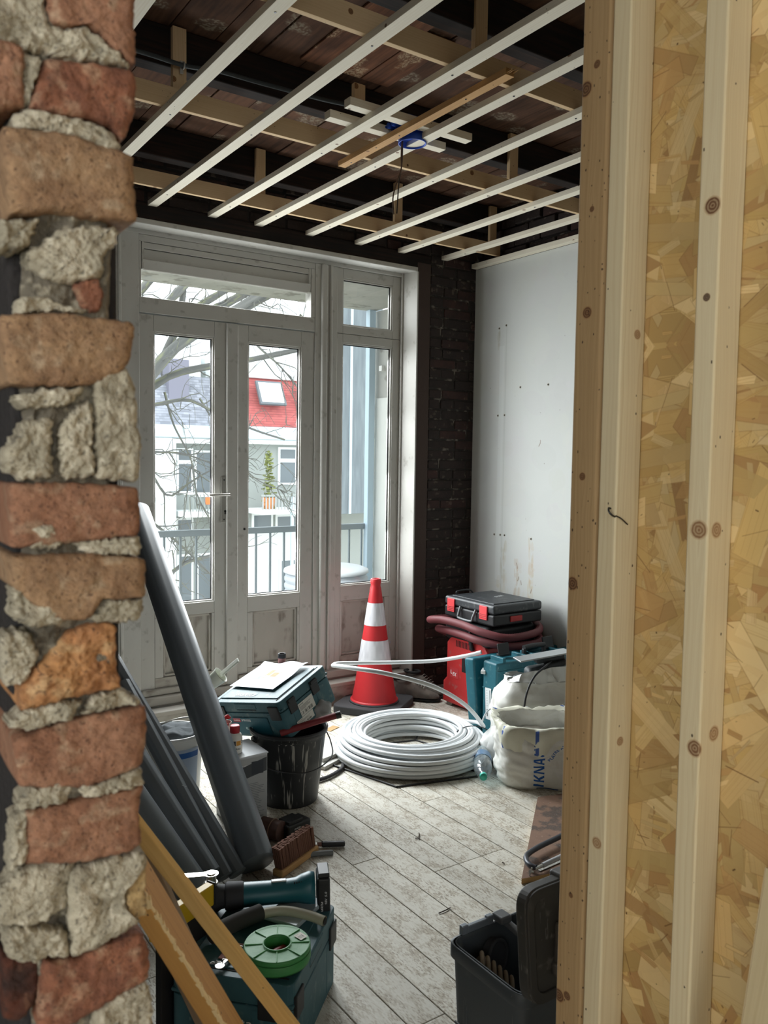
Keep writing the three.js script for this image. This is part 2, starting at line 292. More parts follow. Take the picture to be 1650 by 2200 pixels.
{
  const w = struct('wall_back', 'dark sooty brick wall around the white doors', 'wall');
  part(w, 'mortar', boxUV(bx(3.0, 3.6, 0, 2.94, -4.3, -3.972, 0.001), 'y', 0.4, 0.4), M.sootMortar);
  part(w, 'wall_strip', boxUV(bx(2.926, 3.03, 0, 2.56, -4.12, -3.957, 0.006), 'y', 0.5, 0.5), M.darkpaint);
  brickRun(w, 3.037, 3.395, 0.004, 2.92, -3.964);
  part(w, 'mortar', boxUV(bx(-1.7, 3.0, 2.6, 2.94, -4.3, -3.975, 0.001), 'y', 0.4, 0.4), M.blackplaster);
  part(w, 'lintel', boxUV(bx(0.2, 3.03, 2.525, 2.605, -4.3, -3.958, 0.006), 'x', 0.3, 0.9), M.joist);
  part(w, 'masonry', bx(-1.7, 1.12, 0, 2.6, -4.3, -3.98, 0.001), M.blackplaster);
  brickRun(w, 0.9, 3.03, 2.61, 2.90, -3.968);
}
// ---- white plaster wall on the far side of the room
{
  const w = struct('wall_right', 'white plaster wall with drill holes and rusty stains', 'wall');
  const ZA = -3.96, ZB = 3.05, YT = 2.572, W = 2048, H = 1365; // texture covers 4 m x 2.667 m from the corner
  const t = canvasTex(W, H, (x) => {
    x.fillStyle = 'rgb(200,203,200)'; x.fillRect(0, 0, W, H);
    const P = (z, y) => [(z - ZA) / 4 * W, H - y / 2.667 * H], s = W / 4;
    for (let i = 0; i < 900; i++) { const c = 188 + rnd() * 24 | 0; x.fillStyle = `rgba(${c},${c},${c - 4},${RR(0.04, 0.14)})`; const r = RR(6, 70); x.beginPath(); x.ellipse(rnd() * W, rnd() * H, r, r * RR(0.4, 1.4), rnd() * 3, 0, 7); x.fill(); }
    // trowel band beside the old pipe run
    x.fillStyle = 'rgba(182,186,182,0.5)'; let [a, b] = P(-3.675, 2.2), [, b2] = P(-3.675, 0.6); x.fillRect(a, b, 5, b2 - b);
    x.fillStyle = 'rgba(212,216,214,0.5)'; x.fillRect(a - 0.05 * s, b + 60, 0.04 * s, b2 - b - 100);
    // rusty and grimy runs below the old pipe clips
    const stain = (z, y0, y1, wd, col, n) => { for (let i = 0; i < n; i++) { const yy = RR(y1, y0), [px, py] = P(z + RR(-wd, wd), yy); x.fillStyle = `rgba(${col},${RR(0.03, 0.12)})`; x.beginPath(); x.ellipse(px, py, RR(1.5, 8), RR(4, 22), RR(-0.15, 0.15), 0, 7); x.fill(); } };
    stain(-3.42, 0.93, 0.35, 0.02, '176,132,70', 60); stain(-3.53, 0.82, 0.45, 0.025, '150,106,60', 46); stain(-3.655, 0.92, 0.45, 0.02, '150,128,92', 44); stain(-3.43, 0.62, 0.3, 0.05, '196,168,110', 40); stain(-3.6, 0.7, 0.3, 0.1, '190,170,130', 46); stain(-3.734, 2.17, 2.08, 0.004, '130,120,90', 10);
    for (const [z, y] of [[-3.54, 0.8], [-3.52, 0.72], [-3.5, 0.7], [-3.37, 1.52], [-3.41, 0.66], [-3.45, 0.6]]) { x.strokeStyle = 'rgba(96,70,50,0.8)'; x.lineWidth = 1.6; const [px, py] = P(z, y); x.beginPath(); x.moveTo(px, py); x.quadraticCurveTo(px + RR(-4, 4), py + 8, px + RR(-6, 8), py + RR(8, 20)); x.stroke(); }
    for (let i = 0; i < 60; i++) { x.fillStyle = `rgba(110,104,92,${RR(0.2, 0.6)})`; const [px, py] = P(RR(-3.95, -2.4), RR(0.3, 2.2)); x.beginPath(); x.arc(px, py, RR(0.5, 1.6), 0, 7); x.fill(); }
  });
  t.wrapS = THREE.MirroredRepeatWrapping; t.wrapT = THREE.ClampToEdgeWrapping;
  M.plaster = std({ map: t, roughness: 0.72, bumpMap: tBump, bumpScale: 0.0004 });
  const g = new THREE.BoxGeometry(0.16, YT, ZB - ZA); g.translate(3.38 + 0.08, YT / 2, (ZA + ZB) / 2);
  const p = g.attributes.position, uv = g.attributes.uv; for (let i = 0; i < p.count; i++) uv.setXY(i, (p.getZ(i) - ZA) / 4, p.getY(i) / 2.667);
  part(w, 'plaster', g, M.plaster);
  // drilled plugs, each a small ring with a hole
  for (const [z, y] of [[-3.734, 2.189], [-3.673, 2.2], [-3.542, 1.828], [-3.319, 1.829], [-3.729, 1.67], [-3.671, 1.671], [-3.738, 0.952], [-3.684, 0.953], [-3.647, 0.954], [-3.423, 0.951]]) {
    const r = new THREE.TorusGeometry(0.0065, 0.0018, 5, 12); r.rotateY(Math.PI / 2); part(w, 'wall_plug', r, M.plasterEdge ??= std({ color: rgb(196, 190, 176), roughness: 0.9 }), [3.3795, y, z]);
    const h = cyl(0.005, 0.005, 0.003, 10); h.rotateZ(Math.PI / 2); part(w, 'drill_hole', h, M.blackmatte, [3.3793, y, z]);
  }
  part(w, 'masonry', boxUV(bx(3.43, 3.56, YT, 2.94, ZA, ZB, 0.001), 'y', 0.4, 0.4), M.sootMortar);
  // raw bricks above the plaster edge
  let row = 0; for (let y = 2.6; y < 2.9; y += 0.061, row++) for (let z = ZA + (row % 2 ? 0.1 : 0); z < -1.4; z += 0.215) {
    const gg = bx(3.405 + RR(-0.012, 0.012), 3.45, y + RR(-0.003, 0.003), y + 0.05, z, Math.min(z + 0.204, ZB), 0.006); part(w, 'brick', boxUV(gg, 'y', 0.3, 0.3, rnd(), rnd()), M.soot[Math.floor(rnd() * 3)]);
  }
}
// ---- left: broken end of the half-brick wall, running back into the room
const PIER = {
  red0: [[147,1751],[214,1772],[215,1737],[216,1709],[204,1714],[187,1726],[177,1731],[165,1724],[152,1723]],
  red1l: [[104,1700],[128,1703],[133,1700],[132,1657],[103,1646]],
  red1: [[146,1697],[175,1702],[212,1706],[217,1699],[215,1673],[206,1649],[197,1659],[178,1660],[147,1657],[135,1657],[141,1679]],
  tan2: [[117,1639],[161,1645],[213,1639],[214,1615],[216,1587],[177,1584],[157,1584],[120,1577]],
  red3s: [[166,1532],[186,1541],[190,1524],[186,1512],[175,1513]],
  tan3: [[114,1503],[149,1509],[180,1509],[214,1508],[212,1482],[205,1467],[181,1455],[152,1452],[118,1452]],
  red4: [[118,1377],[161,1378],[216,1374],[218,1354],[218,1334],[161,1330],[118,1328]],
  tan5: [[118,1322],[171,1322],[221,1315],[222,1282],[187,1283],[174,1267],[146,1272],[120,1298]],
  orange6: [[186,1265],[197,1262],[199,1224],[202,1207],[160,1205],[123,1201],[125,1219],[153,1253],[174,1263]],
  red7: [[118,1180],[170,1189],[222,1190],[222,1157],[217,1138],[177,1130],[121,1141]],
  red8: [[126,1121],[162,1121],[220,1122],[215,1100],[218,1073],[207,1067],[165,1069],[125,1079]],
  yellow8: [[203,1050],[220,1052],[221,1008],[205,1008]],
  red9: [[138,995],[165,988],[191,993],[219,993],[225,969],[223,949],[187,942],[157,932],[132,942]],
  dark9: [[110,1004],[138,996],[136,965],[125,945],[110,951]],
  m0: [[104,1737],[148,1751],[151,1723],[168,1723],[165,1710],[148,1700],[133,1700],[104,1700]],
  m0b: [[165,1725],[177,1731],[196,1719],[212,1708],[175,1703],[148,1700]],
  m1: [[131,1699],[146,1698],[141,1679],[135,1658],[132,1658]],
  m2: [[124,1652],[135,1656],[178,1660],[197,1658],[204,1648],[201,1639],[161,1645],[128,1641]],
  m3a: [[131,1549],[150,1568],[172,1579],[203,1583],[202,1569],[191,1558],[190,1542],[166,1532],[146,1533]],
  m3b: [[126,1516],[144,1522],[163,1515],[182,1513],[152,1510],[127,1505]],
  m3c: [[114,1572],[143,1579],[136,1559],[114,1548]],
  m4a: [[114,1388],[118,1405],[131,1425],[150,1429],[150,1384],[131,1379]],
  m4b: [[154,1415],[165,1435],[176,1443],[181,1439],[181,1382],[158,1380]],
  m4c: [[182,1465],[207,1471],[216,1456],[219,1392],[216,1379],[183,1381]],
  m4d: [[122,1443],[148,1451],[176,1453],[162,1438],[131,1434]],
  m5a: [[131,1342],[139,1347],[154,1348],[159,1333],[150,1324],[133,1327]],
  m5b: [[161,1331],[218,1334],[219,1317],[175,1321]],
  m6a: [[120,1298],[140,1295],[160,1278],[157,1265],[129,1266],[118,1275]],
  m6b: [[176,1267],[187,1283],[222,1282],[220,1262],[193,1263]],
  m6c: [[111,1261],[129,1264],[139,1247],[129,1223],[112,1222]],
  m7a: [[123,1200],[152,1205],[170,1202],[165,1189],[128,1183],[113,1192]],
  m7b: [[170,1190],[178,1204],[201,1208],[220,1192]],
  m8a: [[119,1124],[128,1138],[155,1145],[166,1134],[159,1122],[124,1121]],
  m8b: [[166,1134],[179,1131],[217,1138],[221,1122],[170,1121]],
  m8c: [[117,1117],[127,1120],[128,1082],[115,1075]],
  m9a: [[107,1062],[127,1075],[165,1069],[158,1032],[133,1024],[106,1033]],
  m9b: [[158,1061],[182,1066],[205,1065],[221,1065],[220,1052],[203,1050],[205,1008],[218,1003],[195,996],[161,989],[158,1020]],
  m9c: [[111,1028],[133,1024],[156,1015],[159,992],[126,999],[112,1006]],
  m10: [[175,939],[191,945],[223,949],[227,927],[227,898],[179,917]],
};
function lump(poly, zF, depth, amp, edge, rough, seed) {
  // a broken lump of masonry: outline with ragged edges, uneven face, sides running back
  const pts = poly.map(([x, y]) => [x, y]), N = 84, K = 16, per = []; let tot = 0;
  pts.forEach((p, i) => { const q = pts[(i + 1) % pts.length], l = Math.hypot(q[0] - p[0], q[1] - p[1]); per.push(l); tot += l; });
  const cx = pts.reduce((s, p) => s + p[0], 0) / pts.length, cy = pts.reduce((s, p) => s + p[1], 0) / pts.length, rim = [];
  for (let k = 0; k < N; k++) {
    let d = k / N * tot, i = 0; while (d > per[i]) { d -= per[i]; i = (i + 1) % pts.length; }
    const p = pts[i], q = pts[(i + 1) % pts.length], t = d / per[i]; let x = lerp(p[0], q[0], t), y = lerp(p[1], q[1], t);
    // ease corners, then make the outline ragged
    const n1 = fbm2(x * 400 + seed, y * 400, 3, seed) - 0.5, n2 = fbm2(x * 400, y * 400 + seed, 3, seed + 5) - 0.5;
    const c = Math.min(t, 1 - t) * per[i], pull = c < 0.003 ? (0.003 - c) * 0.35 : 0, l = Math.hypot(x - cx, y - cy);
    x += n1 * rough - (x - cx) / l * pull; y += n2 * rough - (y - cy) / l * pull; rim.push([x, y]);
  }
  const pos = [], uv = [], idx = [], zAt = (x, y, t) => zF + (fbm2(x * 70 + seed, y * 70, 4, seed + 9) - 0.5) * amp * 2 + (fbm2(x * 260, y * 260, 2, seed + 13) - 0.5) * amp * 0.7 - edge * Math.pow(t, 10);
  const ts = []; for (let i = 0; i <= K; i++) ts.push(Math.pow(i / K, 0.8));
  ts.forEach((t) => rim.forEach(([x, y]) => { const X = cx + (x - cx) * t, Y = cy + (y - cy) * t; pos.push(X, Y, zAt(X, Y, t)); uv.push(X / 0.14 + seed, Y / 0.14); }));
  [0.15, 0.5, 1].forEach((s) => rim.forEach(([x, y], k) => { const w = (fbm2(x * 300, s * 9 + k * 0.05, 2, seed + 21) - 0.5) * rough * 0.5; pos.push(x + w, y + w * 0.5, zF - edge - depth * s); uv.push(x / 0.14 + seed, (y - depth * s) / 0.14); }));
  for (let i = 0; i < K + 3; i++) for (let k = 0; k < N; k++) { const a = i * N + k, b = i * N + (k + 1) % N; idx.push(a, a + N, b + N, a, b + N, b); }
  let area = 0; rim.forEach((p, i) => { const q = rim[(i + 1) % N]; area += p[0] * q[1] - q[0] * p[1]; });
  if (area < 0) for (let i = 0; i < idx.length; i += 3) { const s = idx[i + 1]; idx[i + 1] = idx[i + 2]; idx[i + 2] = s; }
  const g = new THREE.BufferGeometry(); g.setAttribute('position', new THREE.Float32BufferAttribute(pos, 3)); g.setAttribute('uv', new THREE.Float32BufferAttribute(uv, 2)); g.setIndex(idx); g.computeVertexNormals(); return g;
}
{
  const w = struct('wall_left', 'broken brick wall end with crumbling mortar', 'wall');
  const ZF = -0.67, mats = { r: [M.brickRed, M.brickDeep], t: [M.brickTan, M.brickTan], o: [M.brickOrange, M.brickOrange], y: [M.brickYellow, M.brickYellow], d: [M.brickDark, M.brickDark] };
  // mortar bed behind the bricks, rough and hollow
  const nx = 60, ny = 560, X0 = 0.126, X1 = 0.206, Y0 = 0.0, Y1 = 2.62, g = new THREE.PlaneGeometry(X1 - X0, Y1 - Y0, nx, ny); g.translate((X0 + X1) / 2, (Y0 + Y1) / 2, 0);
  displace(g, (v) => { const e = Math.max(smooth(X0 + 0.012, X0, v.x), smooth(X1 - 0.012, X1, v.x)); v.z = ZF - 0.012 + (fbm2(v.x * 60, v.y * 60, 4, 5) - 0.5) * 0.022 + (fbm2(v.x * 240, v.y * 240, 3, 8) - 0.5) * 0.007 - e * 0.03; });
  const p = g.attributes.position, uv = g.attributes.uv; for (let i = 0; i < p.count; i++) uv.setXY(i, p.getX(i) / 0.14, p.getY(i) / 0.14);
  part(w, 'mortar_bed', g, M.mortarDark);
  part(w, 'wall_core', boxUV(bx(0.124, 0.208, 0, 2.62, -3.98, ZF - 0.028, 0.004), 'y', 0.5, 0.5), M.blackplaster);
  let s = 3;
  for (const [k, poly] of Object.entries(PIER)) {
    const P = poly.map(([x, y]) => [x / 1000, y / 1000]), mortar = k[0] === 'm'; s += 11;
    if (mortar) part(w, 'mortar', lump(P, ZF + (k === 'm9b' || k === 'm4c' ? 0.0 : -0.002) + (hash3(s, 1, 1) - 0.5) * 0.004, 0.022, 0.006, 0.006, 0.006, s), M.mortar);
    else part(w, 'brick', lump(P, ZF + (hash3(s, 2, 2) - 0.3) * 0.004 - (k === 'orange6' ? 0.004 : 0) - (k === 'dark9' ? 0.012 : 0), 0.09, k === 'orange6' ? 0.007 : 0.0026, 0.005, 0.0035, s), k === 'red9' || k === 'red1' || k === 'red3s' ? M.brickDeep : mats[k[0]][0]);
  }
  // the courses above and below the ones in view
  for (let y = 0.01; y < 2.6; y += 0.062) if (y < 0.87 || y > 1.76) { const a = [[0.118, y], [0.22, y], [0.22, y + 0.052], [0.118, y + 0.052]]; part(w, 'brick', lump(a, ZF, 0.09, 0.003, 0.005, 0.003, Math.floor(y * 999)), [M.brickRed, M.brickTan, M.brickDeep][Math.floor(rnd() * 3)]); }
}
// ---- ceiling: old boards on joists
{
  const c = struct('ceiling', 'open ceiling of dark old joists and floor boards', 'ceiling');
  let i = 0; for (let x = -1.7; x < 3.55; x += 0.172, i++) part(c, 'ceiling_board', boxUV(bx(x + 0.002, x + 0.17, 2.905 + (i % 3) * 0.002, 2.93, -4.2, 3.1, 0.002), 'z', 0.8, 0.8, rnd(), rnd()), M.oldboard);
  for (const z of [-0.42, -1.25, -2.08, -2.905, -3.775, 0.4, 1.25, 2.1]) part(c, 'joist', boxUV(bx(-1.7, 3.55, 2.765, 2.905, z - 0.07, z, 0.006), 'x', 0.3, 0.8, rnd(), rnd()), M.joist);
  for (let k = 0; k < 3; k++) part(c, 'repair_board', boxUV(bx(1.53 + k * 0.135, 1.66 + k * 0.135, 2.895, 2.904, -2.83, -2.16 - k * 0.12, 0.002), 'z', 0.5, 0.8, rnd(), rnd()), std({ map: tOldWood, color: rgb(255, 240, 225).multiplyScalar(1.9), roughness: 0.95 }));
  part(c, 'hook', tube([[1.66, 2.894, -2.5], [1.66, 2.87, -2.5], [1.645, 2.855, -2.5], [1.63, 2.865, -2.5], [1.633, 2.88, -2.5]], 0.007, 20, 6), M.blackmatte);
  part(c, 'roof_deck', bx(-1.8, 3.7, 2.945, 3.05, -4.35, 3.2, 0.001), M.joist);
}
// ---- the room behind the viewer: side wall and window wall that let the daylight in
{
  const w = struct('wall_hall', 'plain pale wall behind the viewer', 'wall');
  const pm = std({ color: rgb(200, 192, 176), roughness: 0.9 });
  part(w, 'wall_panel', bx(-1.72, -1.6, 0, 2.94, -4.1, -0.25, 0.001), pm); part(w, 'wall_panel', bx(-1.72, -1.6, 0, 2.94, 1.05, 3.1, 0.001), pm); part(w, 'wall_panel', bx(-1.72, -1.6, 0, 0.9, -0.25, 1.05, 0.001), pm); part(w, 'wall_panel', bx(-1.72, -1.6, 2.4, 2.94, -0.25, 1.05, 0.001), pm); part(w, 'pane', new THREE.PlaneGeometry(1.3, 1.5), M.glass, [-1.66, 1.65, 0.4], [0, Math.PI / 2, 0]);
  const f = struct('wall_front', 'pale wall with window behind the viewer', 'wall');
  part(f, 'wall_panel', bx(-1.72, -1.3, 0, 2.94, 3.05, 3.2, 0.001), pm); part(f, 'wall_panel', bx(0.4, 3.6, 0, 2.94, 3.05, 3.2, 0.001), pm);
  part(f, 'wall_panel', bx(-1.3, 0.4, 0, 0.9, 3.05, 3.2, 0.001), pm); part(f, 'wall_panel', bx(-1.3, 0.4, 2.6, 2.94, 3.05, 3.2, 0.001), pm);
  part(f, 'pane', new THREE.PlaneGeometry(1.7, 1.7), M.glass, [-0.45, 1.75, 3.1]);
}
// ---- right: stud partition sheathed with strand board
{
  const w = struct('wall_partition', 'oriented strand board sheathing of the new partition', 'wall');
  const g = bx(1.193, 1.211, 0, 2.72, -1.05, 0.2, 0.001); const b = boxUV(g, 'y', 1.25, 2.0, 0.12, 0.2); part(w, 'strand_board', b, M.osb);
  part(w, 'strand_board', boxUV(bx(1.193, 1.211, 0, 2.72, 0.203, 1.45, 0.001), 'y', 1.25, 2.0, 0.5, 0.4), M.osb);
  part(w, 'strand_board', boxUV(bx(1.193, 1.211, 0, 2.72, 1.453, 3.05, 0.001), 'y', 1.25, 2.0, 0.7, 0.1), M.osb);
  part(w, 'sole_plate', boxUV(bx(1.13, 1.192, 0, 0.038, -0.94, 3.0, 0.003), 'z', 0.2, 1.6), M.batten);
}
const studTex = (seed, pale, dark, knots, specks) => woodTex(128, 2048, 0.13, 2.4, pale, dark, seed, knots, specks, false);
function wrapUV(g, x0, z0, w, sv = 2.4, su = 0.13) { // uv running round the stud: face towards the room first, then the near side
  if (g.index) g = g.toNonIndexed(); const p = g.attributes.position, uv = new Float32Array(p.count * 2), n = g.attributes.normal;
  for (let i = 0; i < p.count; i += 3) { const nx = n.getX(i) + n.getX(i + 1) + n.getX(i + 2), nz = n.getZ(i) + n.getZ(i + 1) + n.getZ(i + 2); for (let k = 0; k < 3; k++) { const j = i + k; uv[j * 2] = (Math.abs(nx) > Math.abs(nz) ? (nx < 0 ? p.getZ(j) - z0 : p.getZ(j) - z0 + 0.05) : w + p.getX(j) - x0) / su; uv[j * 2 + 1] = p.getY(j) / sv; } }
  g.setAttribute('uv', new THREE.BufferAttribute(uv, 2)); return g;
}
{
  const P = [228, 214, 178], D = [202, 178, 134];
  const t3 = studTex(31, P, D, [[0.024, 1.791, 0.013, 0.55], [0.02, 1.654, 0.006, 1], [0.022, 1.296, 0.014, 0.35], [0.03, 0.95, 0.013, 0.45], [0.06, 1.296, 0.012, 0.25], [0.075, 0.97, 0.012, 0.25]], 34);
  const t2 = studTex(37, P, D, [[0.07, 0.905, 0.008, 0.3], [0.02, 0.72, 0.01, 0.25], [0.08, 1.62, 0.008, 0.3]], 30);
  const tp = studTex(43, [192, 162, 118], [150, 118, 78], [[0.012, 2.055, 0.013, 0.75], [0.036, 2.089, 0.007, 0.7], [0.03, 1.664, 0.01, 0.6], [0.03, 1.373, 0.007, 0.6], [0.014, 1.177, 0.012, 0.65], [0.034, 1.843, 0.005, 0.7], [0.01, 0.39, 0.012, 0.7], [0.03, 0.4, 0.008, 0.7], [0.032, 0.596, 0.005, 0.6]], 260);
  const S = (name, label, tex, z0, z1, x0, x1, r, ptop = 2.72) => { const g = rbox(x1 - x0, ptop, z1 - z0, r, 3); g.translate((x0 + x1) / 2, ptop / 2, (z0 + z1) / 2); return solo(name, label, 'stud', wrapUV(g, x0, z0, z1 - z0), std({ map: tex, roughness: 0.78 })); };
  S('timber_post', 'darker weathered timber post at the end of the partition', tp, -1.052, -0.986, 1.132, 1.192, 0.008);
  S('timber_stud', 'pale planed stud with a bent nail, beside the darker post', t2, -0.981, -0.942, 1.13, 1.192, 0.004);
  S('timber_stud', 'pale planed stud with big round knots against the strand board', t3, -0.801, -0.762, 1.13, 1.192, 0.004);
  // bent nail in the second stud
  solo('bent_nail', 'bent dark nail hooked on the pale stud', 'nail', merge([tube([[1.131, 1.306, -0.944], [1.122, 1.309, -0.943], [1.1175, 1.315, -0.946], [1.121, 1.321, -0.95], [1.1285, 1.32, -0.952]], 0.0016, 20, 6), tube([[1.1285, 1.308, -0.9405], [1.14, 1.303, -0.938], [1.16, 1.292, -0.94]], 0.0012, 10, 5)]), M.darksteel);
  // plywood offcut leaning against the strand board
  const ply = thing('plywood_sheet', 'pale plywood offcut leaning on the strand board near the floor', 'plywood', [1.0, 0, -0.66]);
  const tply = canvasTex(64, 64, (x) => { ['#d8c6a0', '#a98c60', '#dccba8', '#9c7f54', '#d6c49c'].forEach((c, i) => { x.fillStyle = c; x.fillRect(i * 12.8, 0, 13, 64); }); });
  const pm = [std({ map: tply, roughness: 0.85 }), std({ map: woodTex(256, 256, 0.4, 0.4, [214, 198, 160], [186, 164, 122], 61, [], 4), roughness: 0.75 })];
  const lean = new THREE.Group(); lean.name = 'sheet'; ply.add(lean); lean.rotation.z = -0.2;
  const e = new THREE.BoxGeometry(0.013, 0.812, 0.002); part(lean, 'edge', e, pm[0], [0, 0.406, 0]);
  part(lean, 'face', boxUV(bx(-0.0065, 0.0065, 0, 0.812, 0.001, 0.62, 0.0008), 'y', 0.4, 0.4), pm[1]);
}
// ---- ceiling battens, cross battens and hangers
{
  const Y = 2.59, T = 0.022, xs = [0.735, 1.036, 1.344, 1.646, 1.9, 2.199, 2.51, 2.806, 3.118];
  const lab = ['pale ceiling batten cut off by the brick wall end', 'first full pale ceiling batten beside the brick wall end', 'second pale ceiling batten from the brick wall end', 'third pale ceiling batten from the brick wall end', 'pale ceiling batten passing just beside the blue junction box', 'fourth pale ceiling batten from the white plaster wall', 'third pale ceiling batten from the white plaster wall', 'second pale ceiling batten from the white plaster wall', 'pale ceiling batten next to the white plaster wall'];
  xs.forEach((x, i) => { const g = bx(x - 0.0225, x + 0.0225, Y, Y + T, i === 8 ? -3.945 : -3.955, -1.2, 0.0012); const b = solo('ceiling_batten', lab[i], 'batten', boxUV(g, 'z', 0.2, 1.6, rnd(), rnd()), M.batten, null, null, 'pale ceiling battens'); for (const z of [-2.06, -2.873, -3.74]) { part(b, 'screw', cyl(0.0035, 0.0035, 0.002, 8), M.darksteel, [x + RR(-0.008, 0.008), Y - 0.0004, z + RR(-0.004, 0.004)]); } });
  const Yc = Y + T, cross = [[-2.05, 0.4, 3.36, 'cross batten nearest the viewer, above the pale ceiling battens'], [-2.863, 0.4, 3.36, 'cross batten behind the blue junction box, above the pale battens'], [-3.73, 0.4, 3.37, 'cross batten nearest the white doors, above the pale battens']];
  for (const [z, a, b, l] of cross) solo('cross_batten', l, 'batten', boxUV(bx(a, b, Yc, Yc + 0.07, z - 0.02, z, 0.0012), 'x', 0.2, 1.6, rnd(), rnd()), M.brownwood, null, null, 'cross battens');
  const hang = [[1.08, -2.863, 'hanger block holding the dark conduit clip'], [1.77, -2.05, 'hanger block above the nearest cross batten'], [2.677, -2.863, 'hanger block between the middle cross batten and the white wall'], [1.815, -3.73, 'hanger block over the doors, farthest from the white wall'], [2.642, -3.73, 'hanger block over the doors behind the hanging wires'], [3.33, -3.73, 'hanger block over the doors in the white wall corner']];
  for (const [x, z, l] of hang) solo('hanger_block', l, 'hanger', boxUV(bx(x - 0.025, x + 0.025, Yc + 0.01, 2.9, z - 0.041, z - 0.0205, 0.001), 'y', 0.2, 1.6, rnd(), rnd()), M.brownwood, null, null, 'wooden hanger blocks');
  solo('wall_ledger', 'pale ledger batten along the top of the white plaster wall', 'batten', boxUV(bx(3.335, 3.379, 2.573, 2.6, -3.95, -1.2, 0.0015), 'z', 0.2, 1.6, 0.3, 0.2), M.batten);
  solo('short_batten', 'short batten carrying the junction box, nearer the viewer', 'batten', boxUV(bx(1.533, 2.08, Yc, Yc + 0.028, -2.515, -2.475, 0.0012), 'x', 0.2, 1.6, 0.1, 0.5), M.batten);
  solo('short_batten', 'short batten carrying the junction box, nearer the doors', 'batten', boxUV(bx(1.53, 2.056, Yc, Yc + 0.028, -2.645, -2.605, 0.0012), 'x', 0.2, 1.6, 0.6, 0.1), M.batten);
  solo('wood_block', 'small wooden block on the short batten under the joists', 'block', boxUV(bx(1.575, 1.62, Yc + 0.028, Yc + 0.1, -2.535, -2.515, 0.001), 'y', 0.2, 1.6), M.brownwood);
  { // brown lath with a splintered end
    const l = thing('splintered_lath', 'brown reused lath with a splintered broken end', 'lath', [1.795, Y, -2.45]);
    part(l, 'lath', boxUV(bx(-0.0175, 0.0175, 0, 0.021, -0.51, 0.49, 0.001), 'z', 0.1, 1.2), M.lathold);
    for (let i = 0; i < 7; i++) { const g = new THREE.ConeGeometry(0.0035, RR(0.02, 0.05), 4); g.rotateX(Math.PI / 2); part(l, 'splinter', g, M.lathold, [RR(-0.014, 0.014), RR(0.003, 0.018), 0.495 + RR(0, 0.012)]); }
    for (const z of [-0.44, -0.25, -0.1, 0.28]) part(l, 'screw', cyl(0.003, 0.003, 0.002, 10), M.darksteel, [RR(-0.004, 0.004), -0.0004, z]);
  }
  // conduit along the joist
  const cd = thing('conduit', 'dark flexible conduit clipped along the ceiling joist', 'conduit');
  part(cd, 'tube', tube([[0.5, 2.74, -2.83], [0.903, 2.752, -2.83], [1.08, 2.756, -2.845], [1.2, 2.764, -2.83], [1.352, 2.752, -2.8], [1.56, 2.72, -2.72], [1.66, 2.69, -2.64], [1.72, 2.66, -2.6], [1.8, 2.655, -2.58]], 0.008, 60, 8), M.conduit = std({ color: rgb(56, 62, 64), roughness: 0.75 }));
  part(cd, 'clip', merge([new THREE.TorusGeometry(0.0105, 0.003, 6, 14).rotateY(Math.PI / 2).translate(1.08, 2.756, -2.847), bx(1.074, 1.086, 2.735, 2.778, -2.868, -2.862, 0.001)]), std({ color: rgb(186, 184, 178), roughness: 0.5 }));
  // blue ceiling box with wires
  const jb = thing('junction_box', 'blue ceiling junction box with two hanging wires', 'junction box', [1.872, 2.6, -2.575]); jb.scale.setScalar(1.3);
  const blue = std({ color: rgb(38, 84, 196), roughness: 0.45 });
  part(jb, 'cover', lathe([[0, 0.004], [0.034, 0.004], [0.036, -0.004], [0.038, -0.012], [0.041, -0.012], [0.041, 0.012], [0, 0.012]], 32), blue);
  part(jb, 'body', merge([bx(-0.06, 0.06, 0.01, 0.05, -0.05, 0.05, 0.012), ...[-1, 1].flatMap((s) => [-0.03, -0.01, 0.012, 0.034].map((z) => cyl(0.008, 0.008, 0.028, 10).rotateZ(Math.PI / 2).translate(s * 0.066, 0.025, z)))]), blue);
  for (const s of [-1, 1]) part(jb, 'screw', cyl(0.0025, 0.0025, 0.002, 8), M.steel, [s * 0.014, 0.0025, 0.01]);
  const wire = (c, pts) => part(jb, 'wire', tube(pts, 0.0019, 30, 6), std({ color: c, roughness: 0.6 }));
  wire(rgb(86, 62, 44), [[-0.03, 0.0, -0.01], [-0.032, -0.05, -0.01], [-0.03, -0.085, -0.012], [-0.045, -0.13, -0.014], [-0.052, -0.17, -0.02], [-0.048, -0.215, -0.02]]);
  wire(rgb(60, 46, 36), [[-0.026, 0.0, -0.012], [-0.028, -0.07, -0.012], [-0.034, -0.12, -0.016], [-0.035, -0.17, -0.02], [-0.036, -0.21, -0.022]]);
}
